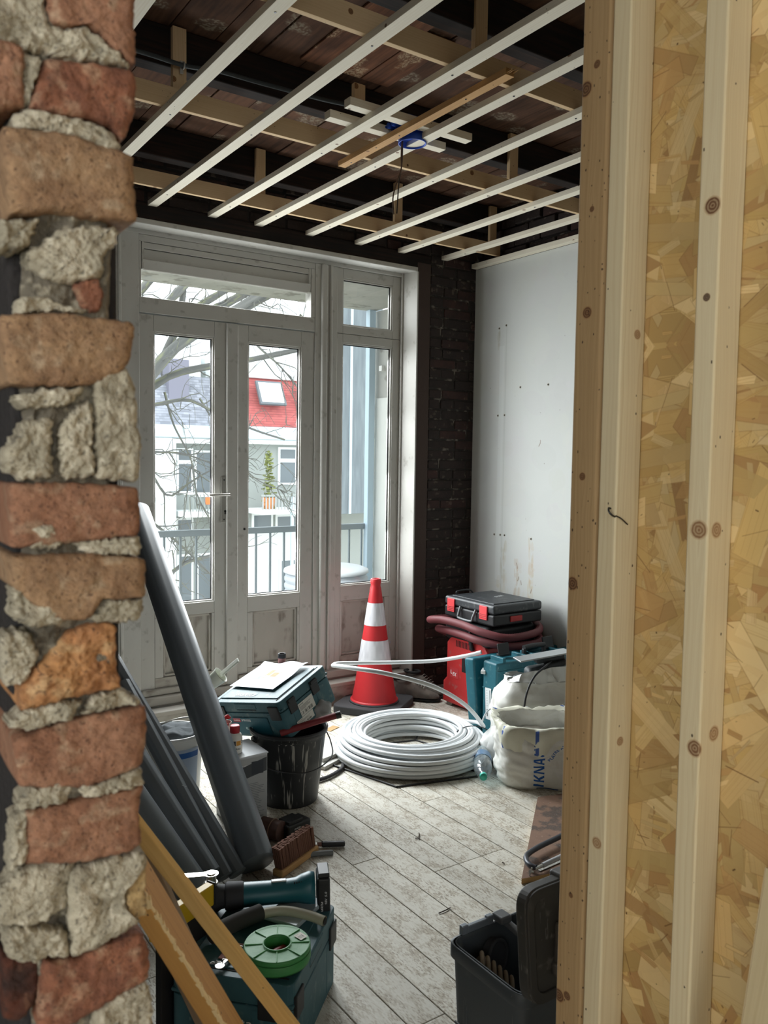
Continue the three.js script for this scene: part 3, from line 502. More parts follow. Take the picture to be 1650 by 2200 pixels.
// ---- white french doors, transom, side window
const ZD = -4.02; // glass plane
function joinery(name, label, cat) { const g = struct(name, label, cat); g.position.set(0, -0.0246, -0.07); g.scale.set(1.0176, 1.0176, 1); return g; }
function bar(parent, name, x0, x1, y0, y1, z0, z1, mat = M.paint, r = 0.003) { return part(parent, name, boxUV(bx(x0, x1, y0, y1, z0, z1, r), x1 - x0 > y1 - y0 ? 'x' : 'y', 0.5, 1.0, rnd(), rnd()), mat); }
function glazing(parent, x0, x1, y0, y1, zFront) {
  part(parent, 'pane', new THREE.PlaneGeometry(x1 - x0 + 0.01, y1 - y0 + 0.01), M.glass, [(x0 + x1) / 2, (y0 + y1) / 2, ZD]);
  bar(parent, 'gasket', x1 - 0.0125, x1 - 0.0075, y0, y1, ZD + 0.001, ZD + 0.008, M.blackmatte, 0.0005); bar(parent, 'gasket', x0 + 0.0075, x0 + 0.011, y0, y1, ZD + 0.001, ZD + 0.006, M.blackmatte, 0.0005);
  bar(parent, 'gasket', x0, x1, y1 - 0.0125, y1 - 0.0075, ZD + 0.001, ZD + 0.008, M.blackmatte, 0.0005); bar(parent, 'gasket', x0, x1, y0 + 0.0075, y0 + 0.0115, ZD + 0.001, ZD + 0.008, M.blackmatte, 0.0005);
  bar(parent, 'glazing_bead', x0 - 0.003, x0 + 0.008, y0, y1, ZD, zFront - 0.006, M.paint, 0.003); bar(parent, 'glazing_bead', x1 - 0.008, x1 + 0.003, y0, y1, ZD, zFront - 0.006, M.paint, 0.003);
  bar(parent, 'glazing_bead', x0, x1, y0 - 0.003, y0 + 0.008, ZD, zFront - 0.006, M.paint, 0.003); bar(parent, 'glazing_bead', x0, x1, y1 - 0.008, y1 + 0.003, ZD, zFront - 0.006, M.paint, 0.003);
}
function leaf(d, X0, X1, Y0, Y1, px0, px1, py0, py1, qx0, qx1, qy0, qy1, zb = -4.045, zf = -3.992) {
  bar(d, 'stile', X0, px0, Y0, Y1, zb, zf); bar(d, 'stile', px1, X1, Y0, Y1, zb, zf);
  bar(d, 'top_rail', px0, px1, py1, Y1, zb, zf); bar(d, 'lock_rail', px0, px1, qy1, py0, zb, zf); bar(d, 'bottom_rail', px0, px1, Y0, qy0, zb, zf, M.paintDirty);
  if (qx0 > px0 + 0.004) { bar(d, 'panel_stile', px0, qx0, qy0, qy1, zb, zf); bar(d, 'panel_stile', qx1, px1, qy0, qy1, zb, zf); }
  bar(d, 'panel', qx0 - 0.005, qx1 + 0.005, qy0 - 0.005, qy1 + 0.005, zb + 0.004, zf - 0.022, M.paintDirty);
  for (const [a, b, c, e] of [[qx0, qx0 + 0.014, qy0, qy1], [qx1 - 0.014, qx1, qy0, qy1], [qx0, qx1, qy0, qy0 + 0.014], [qx0, qx1, qy1 - 0.014, qy1]]) bar(d, 'panel_moulding', a, b, c, e, zf - 0.024, zf - 0.008, M.paintDirty, 0.005);
  glazing(d, px0, px1, py0, py1, zf);
}
{
  const d1 = joinery('door_1', 'left leaf of the white french doors with lever handle', 'door');
  leaf(d1, 1.288, 1.742, 0.2, 2.085, 1.361, 1.676, 0.652, 2.006, 1.405, 1.662, 0.285, 0.59);
  const plate = extrude(rrect(0.032, 0.235, 0.004), 0.004, 0.0008); part(d1, 'lock_plate', plate, M.steel, [1.727, 1.178, -3.99]);
  part(d1, 'lever', merge([cyl(0.009, 0.009, 0.05, 14).rotateX(Math.PI / 2).translate(1.735, 1.206, -3.965), capsuleTube([[1.738, 1.206, -3.938], [1.71, 1.206, -3.936], [1.67, 1.205, -3.934], [1.625, 1.204, -3.934]], 0.0075, 16, 10)]), M.steel);
  part(d1, 'keyhole', merge([cyl(0.006, 0.006, 0.004, 12).rotateX(Math.PI / 2), bx(-0.003, 0.003, -0.016, 0, -0.002, 0.002, 0.0005)]), M.blackmatte, [1.733, 1.118, -3.985]);
  for (const y of [1.28, 1.075]) part(d1, 'screw', cyl(0.004, 0.004, 0.003, 10).rotateX(Math.PI / 2), M.darksteel, [1.727, y, -3.9855]);
  bar(d1, 'threshold_moulding', 1.29, 1.742, 0.2, 0.235, -4.0, -3.974, M.paintDirty, 0.008);
  const d2 = joinery('door_2', 'right leaf of the white french doors with cover strip', 'door');
  leaf(d2, 1.746, 2.258, 0.2, 2.085, 1.864, 2.178, 0.658, 2.0, 1.895, 2.165, 0.275, 0.575);
  bar(d2, 'cover_strip', 1.738, 1.802, 0.2, 2.083, -3.995, -3.975, M.paint, 0.006);
  bar(d2, 'weather_board', 1.81, 2.25, 0.2, 0.245, -4.0, -3.976, M.paintDirty, 0.008);
  part(d2, 'keyhole', cyl(0.006, 0.006, 0.003, 10).rotateX(Math.PI / 2), M.blackmatte, [1.845, 1.02, -3.991]);
  const w1 = joinery('window_1', 'transom window with ventilation slats above the doors', 'window');
  bar(w1, 'rail', 1.288, 2.258, 2.09, 2.165, -4.045, -3.985); bar(w1, 'rail', 1.288, 2.258, 2.427, 2.46, -4.045, -3.985);
  bar(w1, 'stile', 1.288, 1.3, 2.165, 2.427, -4.045, -3.985); bar(w1, 'stile', 2.232, 2.258, 2.165, 2.427, -4.045, -3.985);
  part(w1, 'pane', new THREE.PlaneGeometry(0.94, 0.14), M.glass, [1.766, 2.23, ZD]);
  const slat = (y0, y1, z, tilt) => { const g = boxUV(rbox(0.925, y1 - y0, 0.012, 0.003), 'x', 0.5, 1, rnd(), rnd()); const m = part(w1, 'vent_slat', g, M.paint, [1.766, (y0 + y1) / 2, z], [tilt, 0, 0]); return m; };
  slat(2.296, 2.345, -3.992, 0.25); slat(2.345, 2.395, -4.006, 0.1); slat(2.396, 2.425, -3.994, -0.12); bar(w1, 'vent_slot', 1.305, 2.227, 2.39, 2.397, -4.02, -4.0, M.blackmatte, 0.001);
  for (const x of [1.308, 2.224]) bar(w1, 'vent_end', x - 0.006, x + 0.006, 2.296, 2.427, -4.02, -3.984);
  bar(w1, 'vent_back', 1.3, 2.232, 2.3, 2.427, -4.035, -4.026);
  const w2 = joinery('window_2', 'tall side window and panel beside the doors', 'window');
  leaf(w2, 2.4, 2.835, 0.2, 2.098, 2.441, 2.783, 0.672, 2.05, 2.452, 2.752, 0.265, 0.585);
  const w3 = joinery('window_3', 'small square window above the side window', 'window');
  bar(w3, 'stile', 2.4, 2.44, 2.1, 2.46, -4.045, -3.992); bar(w3, 'stile', 2.78, 2.835, 2.1, 2.46, -4.045, -3.992); bar(w3, 'rail', 2.44, 2.78, 2.1, 2.145, -4.045, -3.992); bar(w3, 'rail', 2.44, 2.78, 2.406, 2.46, -4.045, -3.992);
  glazing(w3, 2.44, 2.78, 2.145, 2.406, -3.992);
  const t = joinery('trim_1', 'white frame around the doors and side window', 'frame');
  bar(t, 'jamb', 1.12, 1.288, 0.12, 2.522, -4.1, -3.982); bar(t, 'jamb_moulding', 1.185, 1.2, 0.12, 2.52, -3.985, -3.966, M.paint, 0.006); bar(t, 'jamb_moulding', 1.14, 1.185, 0.12, 2.52, -3.985, -3.974, M.paint, 0.004);
  bar(t, 'head', 1.12, 2.945, 2.46, 2.522, -4.1, -3.978); bar(t, 'head_moulding', 1.12, 2.945, 2.505, 2.526, -3.985, -3.955, M.paint, 0.006);
  bar(t, 'mullion', 2.258, 2.4, 0.12, 2.46, -4.1, -3.982); bar(t, 'mullion_moulding', 2.29, 2.33, 0.12, 2.46, -3.985, -3.962, M.paint, 0.014); bar(t, 'mullion_moulding', 2.345, 2.362, 0.12, 2.46, -3.985, -3.968, M.paint, 0.006);
  bar(t, 'jamb', 2.835, 2.9, 0.12, 2.46, -4.1, -3.984); bar(t, 'jamb_moulding', 2.832, 2.842, 0.15, 2.5, -3.99, -3.972, M.paint, 0.004);
  bar(t, 'sill', 1.12, 2.945, 0.155, 0.2, -4.1, -3.95, M.paintDirty, 0.008); bar(t, 'sill_moulding', 1.12, 2.945, 0.12, 0.155, -4.0, -3.962, M.paintDirty, 0.008);
  const t2 = struct('trim_2', 'white splayed reveal between the side window and the bricks', 'frame');
  const rv = extrude([[2.889, 4.058], [2.921, 3.945], [2.93, 3.945], [2.93, 4.12], [2.889, 4.12]], 2.40, 0.0); rv.rotateX(Math.PI / 2); rv.scale(1, 1, -1); rv.index ?? 0; rv.translate(0, 2.5, 0); rv.computeVertexNormals(); part(t2, 'reveal', boxUV(rv, 'y', 0.5, 1.0), M.paint);
  part(t2, 'head_reveal', boxUV(bx(1.14, 2.93, 2.5, 2.527, -4.12, -3.95, 0.005), 'x', 0.5, 1.0), M.paint); part(t2, 'jamb_reveal', boxUV(bx(1.1, 1.15, 0.1, 2.5, -4.12, -3.95, 0.004), 'y', 0.5, 1.0), M.paint);
  part(t2, 'sill_board', boxUV(bx(1.1, 2.93, 0.1, 0.125, -4.12, -3.945, 0.006), 'x', 0.5, 1.0), M.paintDirty);
  const bb = struct('baseboard_back', 'white board below the doors', 'baseboard'); bar(bb, 'board', 1.0, 2.93, 0, 0.1, -4.1, -3.955, M.paintDirty, 0.004);
}

// ================================================================ OUTSIDE: balcony, tree, houses across the gardens
{
  const con = std({ map: dataTex(256, 256, (u, v) => { const n = fbm2(u * 6, v * 6, 5, 601, 6, 6), d = fbm2(u * 14, v * 14, 4, 603, 14, 14); return mix3(mix3([188, 188, 182], [158, 158, 152], n), [120, 118, 110], smooth(0.6, 0.78, d) * 0.6); }), roughness: 0.9 });
  const galv = std({ color: rgb(140, 150, 154), roughness: 0.55, metalness: 0.3 });
  const bal = thing('balcony', 'concrete balcony floor and ceiling outside the doors', 'balcony');
  part(bal, 'slab', boxUV(bx(0.2, 3.52, -0.3, -0.1, -5.45, -4.31, 0.006), 'x', 1, 1), con);
  part(bal, 'upper_slab', boxUV(bx(0.2, 3.52, 2.52, 2.75, -5.32, -4.31, 0.006), 'x', 1, 1), con);
  const dv = thing('balcony_divider', 'plastered side wall closing off the balcony', 'wall', [3.53, 0, 0]);
  part(dv, 'wall_panel', boxUV(bx(0, 0.12, -0.1, 2.52, -5.3, -4.3, 0.004), 'y', 1, 1), con);
  part(dv, 'render_panel', boxUV(bx(-0.012, 0.0, -0.1, 1.86, -5.27, -4.32, 0.003), 'y', 1, 1, 0.3, 0.2), std({ color: rgb(216, 218, 212), roughness: 0.9 }));
  part(dv, 'pipe_box', bx(-0.03, 0, 2.06, 2.1, -5.2, -5.16, 0.003), M.white);
  const rail = thing('balcony_railing', 'galvanised steel balcony railing with vertical bars', 'railing', [0, 0, -5.3]);
  part(rail, 'handrail', bx(0.3, 3.5, 0.862, 0.905, -0.02, 0.02, 0.004), galv); part(rail, 'bottom_rail', bx(0.3, 3.5, 0.0, 0.03, -0.012, 0.012, 0.003), galv);
  for (let x = 0.43; x < 3.45; x += 0.111) part(rail, 'baluster', bx(x - 0.007, x + 0.007, 0.03, 0.865, -0.007, 0.007, 0.002), galv);
  solo('steel_post', 'pale blue square steel post at the balcony corner', 'post', bx(3.445, 3.5, -0.1, 2.52, -5.3, -5.245, 0.004), std({ color: rgb(186, 208, 222), roughness: 0.5 }));
  const gp = thing('grey_column', 'tall grey boarded column beyond the balcony railing', 'column', [4.42, 0.85, -7.0]);
  const gm = std({ map: dataTex(128, 512, (u, v) => { const n = fbm2(u * 20, v * 10, 4, 611, 20, 10); return mix3([120, 130, 132], [92, 100, 104], n); }), roughness: 0.85 });
  part(gp, 'board', boxUV(bx(-0.2, -0.09, 0, 5, -0.1, 0.06, 0.004), 'y', 0.5, 2), gm); part(gp, 'board', boxUV(bx(-0.06, 0.3, 0, 5, -0.1, 0.05, 0.004), 'y', 0.5, 2, 0.3), gm); part(gp, 'batten', bx(-0.09, -0.06, 0, 5, -0.1, 0.07, 0.003), std({ color: rgb(176, 190, 196), roughness: 0.8 }));
  const br = thing('rain_barrel', 'pale ribbed plastic barrel standing on the balcony', 'barrel', [2.87, -0.1, -4.88]);
  const prof = [[0, 0], [0.26, 0], [0.275, 0.02]]; for (let i = 0; i < 14; i++) { const y = 0.03 + i * 0.048; prof.push([0.288, y + 0.012], [0.288, y + 0.03], [0.28, y + 0.04], [0.28, y + 0.046]); } prof.push([0.28, 0.72], [0.0, 0.722]);
  part(br, 'body', lathe(prof, 48), std({ color: rgb(196, 204, 212), roughness: 0.5 })); part(br, 'lid', lathe([[0, 0.76], [0.25, 0.755], [0.29, 0.74], [0.294, 0.72], [0.28, 0.715]], 48), std({ color: rgb(214, 220, 224), roughness: 0.5 }));
}
{ // bare tree in the garden
  const bark = std({ map: dataTex(256, 512, (u, v) => { const n = fbm2(u * 12, v * 8, 4, 621, 12, 8), l = fbm2(u * 6, v * 10, 4, 623, 6, 10); return mix3(mix3([122, 122, 116], [88, 90, 88], n), [142, 148, 104], smooth(0.6, 0.75, l) * 0.55); }), roughness: 0.95 });
  const tr = thing('garden_tree', 'bare mossy tree with spreading branches behind the balcony', 'tree', [1.6, -6, -8.2]);
  const off = V(1.6, -6, -8.2);
  const taper = (pts, r0, r1, seg = 14, rad = 7) => { // tapered tube
    const c = new THREE.CatmullRomCurve3(pts), fr = c.computeFrenetFrames(seg), rings = [];
    for (let i = 0; i <= seg; i++) { const p = c.getPointAt(i / seg), r = lerp(r0, r1, i / seg) * (0.9 + 0.25 * noise2(i * 1.3, r0 * 999, 7)); const ring = []; for (let k = 0; k < rad; k++) { const a = k / rad * Math.PI * 2, q = p.clone().addScaledVector(fr.normals[i], Math.cos(a) * r).addScaledVector(fr.binormals[i], Math.sin(a) * r); ring.push([q.x, q.y, q.z]); } rings.push(ring); }
    return loft(rings, true);
  };
  const P = (l, z, dz = 0) => l.map(([x, y], i) => V(x, y, z + dz * i).sub(off));
  part(tr, 'trunk', taper([V(0, 0, 0), V(0.1, 3, 0.05), V(0.45, 5.6, 0.3), V(0.75, 7.4, 0.5)], 0.28, 0.1, 20, 12), bark);
  const limbs = [
    [[[1.9, 1.2], [2.25, 1.75], [2.512, 2.14], [2.755, 2.414], [3.005, 2.598], [3.24, 2.745], [3.533, 2.956], [4.2, 3.4]], 0.075, 0.03], [[[2.25, 1.7], [2.59, 2.167], [2.71, 2.389], [2.813, 2.656], [2.9, 3.3]], 0.05, 0.022],
    [[[1.8, 1.5], [2.2, 1.75], [2.533, 1.993], [2.799, 2.173], [3.146, 2.272], [3.535, 2.36], [3.789, 2.427], [4.133, 2.521], [4.7, 2.7]], 0.042, 0.02], [[[2.1, 2.4], [2.387, 2.777], [2.624, 3.057], [2.9, 3.5]], 0.055, 0.03], [[[2.4, 2.45], [2.689, 2.812], [2.982, 3.149], [3.2, 3.5]], 0.045, 0.025],
    [[[2.7, 2.55], [2.959, 2.779], [3.433, 3.1], [3.631, 3.217], [4.0, 3.5]], 0.04, 0.02], [[[2.9, 2.6], [3.193, 2.806], [3.632, 3.081], [3.836, 3.222]], 0.055, 0.03], [[[3.2, 2.62], [3.434, 2.788], [3.941, 3.098], [4.154, 3.195], [4.6, 3.3]], 0.04, 0.02],
    [[[1.9, 1.75], [2.2, 1.8], [2.554, 1.867], [2.867, 1.925], [3.146, 1.806], [3.538, 1.662], [3.847, 1.578]], 0.022, 0.008], [[[2.1, 1.5], [2.553, 1.439], [2.866, 1.422], [3.194, 1.315]], 0.014, 0.006], [[[2.3, 1.6], [2.596, 1.246], [2.765, 1.014], [2.958, 1.136], [3.195, 1.27], [3.5, 1.35]], 0.014, 0.006],
    [[[2.5, 0.0], [2.841, 0.249], [3.005, 0.351], [3.171, 0.386], [3.543, 0.481]], 0.024, 0.014], [[[3.45, 2.75], [3.559, 2.53], [3.842, 2.301], [4.056, 2.072]], 0.014, 0.006], [[[2.7, 2.0], [2.78, 1.7], [2.95, 1.35], [3.0, 0.9]], 0.012, 0.005], [[[4.2, 2.9], [4.607, 2.611], [4.8, 2.4]], 0.012, 0.006],
    [[[2.3, 1.1], [2.6, 0.8], [2.9, 0.55], [3.2, 0.25], [3.4, 0.05]], 0.016, 0.007], [[[3.0, 1.95], [3.3, 1.5], [3.55, 1.2], [3.9, 1.05]], 0.01, 0.004]];
  const twig = []; seedState = 777;
  limbs.forEach(([l, r0, r1], i) => {
    const pts = P(l, -7.5 - (i % 4) * 0.12, 0.02); part(tr, 'branch', taper(pts, r0, r1, 22, 8), bark);
    const c = new THREE.CatmullRomCurve3(pts), nT = 9;
    for (let k = 0; k < nT; k++) {
      const t = RR(0.2, 1), p = c.getPointAt(t), tan = c.getTangentAt(t), d = tan.clone().multiplyScalar(RR(0.2, 1)).add(V(RR(-0.6, 0.9), RR(-1, 0.9), RR(-0.5, 0.5))).normalize(), L = RR(0.25, 0.8), a = [p.clone()];
      for (let q = 1; q <= 4; q++) a.push(p.clone().addScaledVector(d, L * q / 4).add(V(RR(-0.04, 0.04), RR(-0.06, 0.06) * q, RR(-0.04, 0.04))));
      const rr = RR(0.004, 0.008); twig.push(taper(a, rr, 0.002, 8, 4));
      for (let q = 0; q < 3; q++) { const b = a[1 + q].clone(), e = d.clone().add(V(RR(-1, 1), RR(-1, 1), RR(-0.6, 0.6))).normalize(), ll = RR(0.08, 0.3); twig.push(taper([b, b.clone().addScaledVector(e, ll * 0.5).add(V(RR(-0.02, 0.02), RR(-0.03, 0.03), 0)), b.clone().addScaledVector(e, ll)], 0.003, 0.0014, 4, 4)); }
    }
  });
  const tw = part(tr, 'twigs', merge(twig), bark); tw.userData.kind = 'stuff';
}
{ // houses across the gardens
  const wallW = std({ color: rgb(206, 212, 212), roughness: 0.9 }), grey = std({ color: rgb(150, 156, 152), roughness: 0.9 }), paleBlue = std({ color: rgb(188, 206, 214), roughness: 0.6 }), darkGlass = std({ color: rgb(96, 106, 110), roughness: 0.15 }), white = std({ color: rgb(226, 230, 230), roughness: 0.7 });
  const slate = std({ map: dataTex(256, 256, (u, v) => { const r = Math.floor(v * 16), o = (r % 2) * 0.5, n = hash3(Math.floor(u * 12 + o), r, 3), e = (v * 16) % 1 < 0.12 ? 0.75 : 1; return mix3([118, 122, 130], [150, 154, 162], n).map((c) => c * e); }), roughness: 0.8 });
  const redTile = std({ map: dataTex(256, 256, (u, v) => { const r = Math.floor(v * 20), o = (r % 2) * 0.5, n = hash3(Math.floor(u * 14 + o), r, 5), e = (v * 20) % 1 < 0.16 ? 0.78 : 1; return mix3([176, 96, 92], [158, 82, 80], n).map((c) => c * e); }), roughness: 0.85 });
  const win = (h, x0, x1, y0, y1, z, mul) => { const f = part(h, 'window', merge([bx(x0 - 0.06, x1 + 0.06, y0 - 0.06, y1 + 0.06, z, z + 0.05, 0.005), ...(mul ? [bx(x0 - 0.05, x1 + 0.05, mul - 0.05, mul + 0.05, z + 0.05, z + 0.075, 0.005)] : [])]), white); part(f, 'pane', bx(x0, x1, y0, y1, z + 0.045, z + 0.056, 0.001), darkGlass); };
  // red roofed house
  const b = thing('red_roof_house', 'house across the gardens with red tiled roof and skylight', 'house', [9, 0, -20]);
  part(b, 'wall', bx(-0.3, 9, -6, 1.8, -6, 0, 0.01), grey); part(b, 'wall_band', bx(0.3, 2.2, -6, -0.6, 0.0, 0.06, 0.01), wallW);
  part(b, 'gutter', bx(-0.4, 9.2, 1.86, 2.2, -0.2, 0.35, 0.03), paleBlue); part(b, 'eaves', bx(-0.4, 9.2, 1.74, 1.86, -0.2, 0.3, 0.02), white);
  const roof = new THREE.PlaneGeometry(9, 1.55); const rf = part(b, 'roof', roof, redTile, [4.5, 2.9, -0.35], [-0.48, 0, 0]); roof.attributes.uv.array.forEach((q, i, a) => { a[i] = i % 2 ? q * 1.0 : q * 5; });
  part(b, 'ridge', bx(-0.2, 9, 3.55, 3.75, -1.6, -0.6, 0.02), white); part(b, 'attic', bx(-0.2, 9, 3.7, 4.3, -3, -1.6, 0.02), wallW);
  const sk = part(b, 'skylight', bx(-0.39, 0.39, -0.36, 0.36, 0, 0.08, 0.01), std({ color: rgb(96, 104, 108), roughness: 0.6 }), [1.08, 3.1, -0.2], [-0.48, 0, 0]); part(sk, 'pane', bx(-0.33, 0.33, -0.3, 0.3, 0.078, 0.09, 0.002), std({ color: rgb(236, 240, 242), roughness: 0.2 }));
  const sk2 = part(b, 'skylight', bx(-0.39, 0.39, -0.36, 0.36, 0, 0.08, 0.01), std({ color: rgb(96, 104, 108), roughness: 0.6 }), [2.4, 3.1, -0.2], [-0.48, 0, 0]); part(sk2, 'pane', bx(-0.33, 0.33, -0.3, 0.3, 0.078, 0.09, 0.002), std({ color: rgb(236, 240, 242), roughness: 0.2 }));
  win(b, 1.27, 1.72, 0.72, 1.62, 0.0, 1.32); win(b, 2.4, 3.0, 0.72, 1.62, 0, 1.3); win(b, 0.5, 1.0, -0.62, -0.15, 0.0); win(b, 1.2, 1.75, -0.72, -0.2, 0.0); win(b, 1.3, 1.7, -2.6, -1.4, 0.06); win(b, 3, 4.2, 0.5, 1.6, 0, 1.25); win(b, 4.8, 5.6, 0.5, 1.6, 0, 1.25);
  part(b, 'balcony_floor', bx(0.2, 5, -0.06, 0.06, 0, 1.1, 0.01), white); part(b, 'balcony_rail', bx(0.2, 5, 0.4, 0.45, 1.05, 1.1, 0.01), grey);
  const sl = std({ color: rgb(168, 172, 172), roughness: 0.85 }); for (let x = 0.24; x < 3.2; x += 0.09) part(b, 'balcony_slat', bx(x, x + (x > 1 ? 0.082 : 0.03), 0.06, 0.41, 1.06, 1.09, 0.004), sl);
  part(b, 'downpipe', bx(1.02, 1.1, -6, 0.4, 1.1, 1.18, 0.02), paleBlue);
  // grey slate house
  const a = thing('slate_roof_house', 'house across the gardens with slate roof and chimney', 'house', [5, 0, -20.5]);
  part(a, 'wall', bx(-6, 2.35, -6, 1.72, -6, 0.6, 0.01), wallW); part(a, 'wall', bx(2.35, 3.68, -6, 1.72, -6, 0.0, 0.01), grey); part(a, 'gutter', bx(-6, 3.7, 1.86, 2.18, -0.2, 0.6, 0.03), paleBlue); part(a, 'eaves', bx(-6, 3.7, 1.72, 1.86, -0.2, 0.5, 0.02), white);
  const r2 = new THREE.PlaneGeometry(9.6, 1.5); part(a, 'roof', r2, slate, [-1.1, 2.85, -0.2], [-0.5, 0, 0]); r2.attributes.uv.array.forEach((q, i, ar) => { ar[i] = i % 2 ? q * 1.2 : q * 6; });
  part(a, 'chimney', bx(2.45, 3.0, 2.7, 3.9, -0.9, -0.2, 0.02), std({ color: rgb(120, 120, 132), roughness: 0.9 })); part(a, 'attic', bx(-6, 3.6, 3.4, 4.2, -3, -0.9, 0.02), white);
  win(a, 2.62, 2.95, 0.5, 1.55, 0.0, 1.25); win(a, 3.1, 3.5, 0.4, 1.5, 0.0); win(a, 2.6, 2.95, -0.6, -0.25, 0); win(a, 2.62, 2.95, -2.8, -1.2, 0); win(a, 3.15, 3.5, -2.4, -1.2, 0);
  part(a, 'balcony_floor', bx(2.4, 3.68, -0.12, 0.02, 0, 1.0, 0.01), white); part(a, 'balcony_rail', bx(2.4, 3.68, 0.45, 0.5, 0.95, 1.0, 0.01), white); for (let x = 2.42; x < 3.66; x += 0.1) part(a, 'balcony_bar', bx(x, x + 0.025, 0.02, 0.46, 0.97, 0.99, 0.003), grey);
  part(a, 'laundry', bx(2.95, 3.1, 0.2, 0.38, 1.0, 1.02, 0.004), std({ color: rgb(226, 120, 70), roughness: 0.9 })); part(a, 'laundry', bx(3.33, 3.46, 0.1, 0.3, 1.0, 1.02, 0.004), std({ color: rgb(40, 150, 96), roughness: 0.9 }));
  const far = thing('pale_block', 'pale tall building behind the red roofed house', 'house', [8, 0, -34]);
  part(far, 'wall', bx(-6, 24, -6, 8.4, -4, 0, 0.02), std({ color: rgb(222, 228, 230), roughness: 0.9 })); for (let i = 0; i < 9; i++) for (const y of [4.4, 6.4]) { const f = part(far, 'window', bx(i * 1.9 - 1, i * 1.9, y, y + 1.3, 0, 0.06, 0.01), white); part(f, 'pane', bx(i * 1.9 - 0.9, i * 1.9 - 0.1, y + 0.1, y + 1.2, 0.05, 0.08, 0.002), std({ color: rgb(150, 180, 190), roughness: 0.3 })); }
  // climbing shrub on the balcony opposite
  const sh = thing('balcony_shrub', 'yellow green leafy shrub on the opposite balcony', 'shrub', [9.65, 0.06, -19.4]); const lg = [], lf = new THREE.PlaneGeometry(0.1, 0.05); seedState = 99;
  for (let i = 0; i < 260; i++) { const h = rnd(), l = lf.clone(); l.rotateX(RR(0, 3)); l.rotateY(RR(0, 3)); l.translate(RR(-0.16, 0.16) * (1.2 - h), h * 1.5, RR(-0.12, 0.12)); lg.push(l); }
  const lv = part(sh, 'leaves', merge(lg), std({ color: rgb(128, 136, 78), roughness: 0.8, side: THREE.DoubleSide })); lv.userData.kind = 'stuff'; part(sh, 'pot', lathe([[0, 0], [0.14, 0], [0.18, 0.3], [0.16, 0.3]], 16), std({ color: rgb(206, 140, 90), roughness: 0.8 }));
  const gr = struct('ground', 'garden ground far below', 'ground'); part(gr, 'ground_plane', bx(-30, 50, -6.3, -6, -60, -5.6, 0.01), std({ color: rgb(132, 128, 104), roughness: 1 }));
}
seedState = 4242;

// ================================================================ THINGS IN THE ROOM
function basis(o, x, y) { const X = V(...x).normalize(), Z = X.clone().cross(V(...y)).normalize(), Y = Z.clone().cross(X); o.quaternion.setFromRotationMatrix(new THREE.Matrix4().makeBasis(X, Y, Z)); return o; }
function textTex(w, h, lines, bg, draw) { return canvasTex(w, h, (x) => { if (bg) { x.fillStyle = bg; x.fillRect(0, 0, w, h); } else x.clearRect(0, 0, w, h); for (const l of lines) { x.save(); x.translate(l.x, l.y); x.transform(l.sx ?? 1, 0, l.skew ?? 0, 1, 0, 0); x.fillStyle = l.c ?? '#fff'; x.font = `${l.b === false ? '' : 'bold '}${l.s}px ${l.f ?? 'sans-serif'}`; x.textAlign = l.a ?? 'left'; x.fillText(l.t, 0, 0); x.restore(); } draw?.(x, w, h); }); }
function decal(parent, name, w, h, tex, pos, rot, o = {}) { return part(parent, name, new THREE.PlaneGeometry(w, h), std({ map: tex, transparent: !!o.alpha, roughness: o.rough ?? 0.6 }), pos, rot, o.label); }
const tMakita = textTex(512, 128, [{ t: 'makita', x: 30, y: 96, s: 108, skew: -0.25, sx: 1.15, c: '#d9dcda' }]);
const tMakitaW = textTex(512, 128, [{ t: 'makita', x: 30, y: 96, s: 108, skew: -0.25, sx: 1.15, c: '#eef2f2' }]);
const barcode = (x, x0, y0, w, h) => { x.fillStyle = '#222'; for (let i = 0; i < w; i += 3) if (hash3(i, x0, 7) > 0.45) x.fillRect(x0 + i, y0, 1 + hash3(i, 3, 3) * 2, h); };
const tSticker = textTex(256, 160, [{ t: 'DTD153', x: 10, y: 30, s: 22, c: '#333' }], '#d8d8d0', (x) => { x.fillStyle = '#555'; for (let i = 0; i < 5; i++) x.fillRect(10, 42 + i * 11, 90 + hash3(i, 4, 2) * 130, 4); barcode(x, 12, 104, 200, 42); });

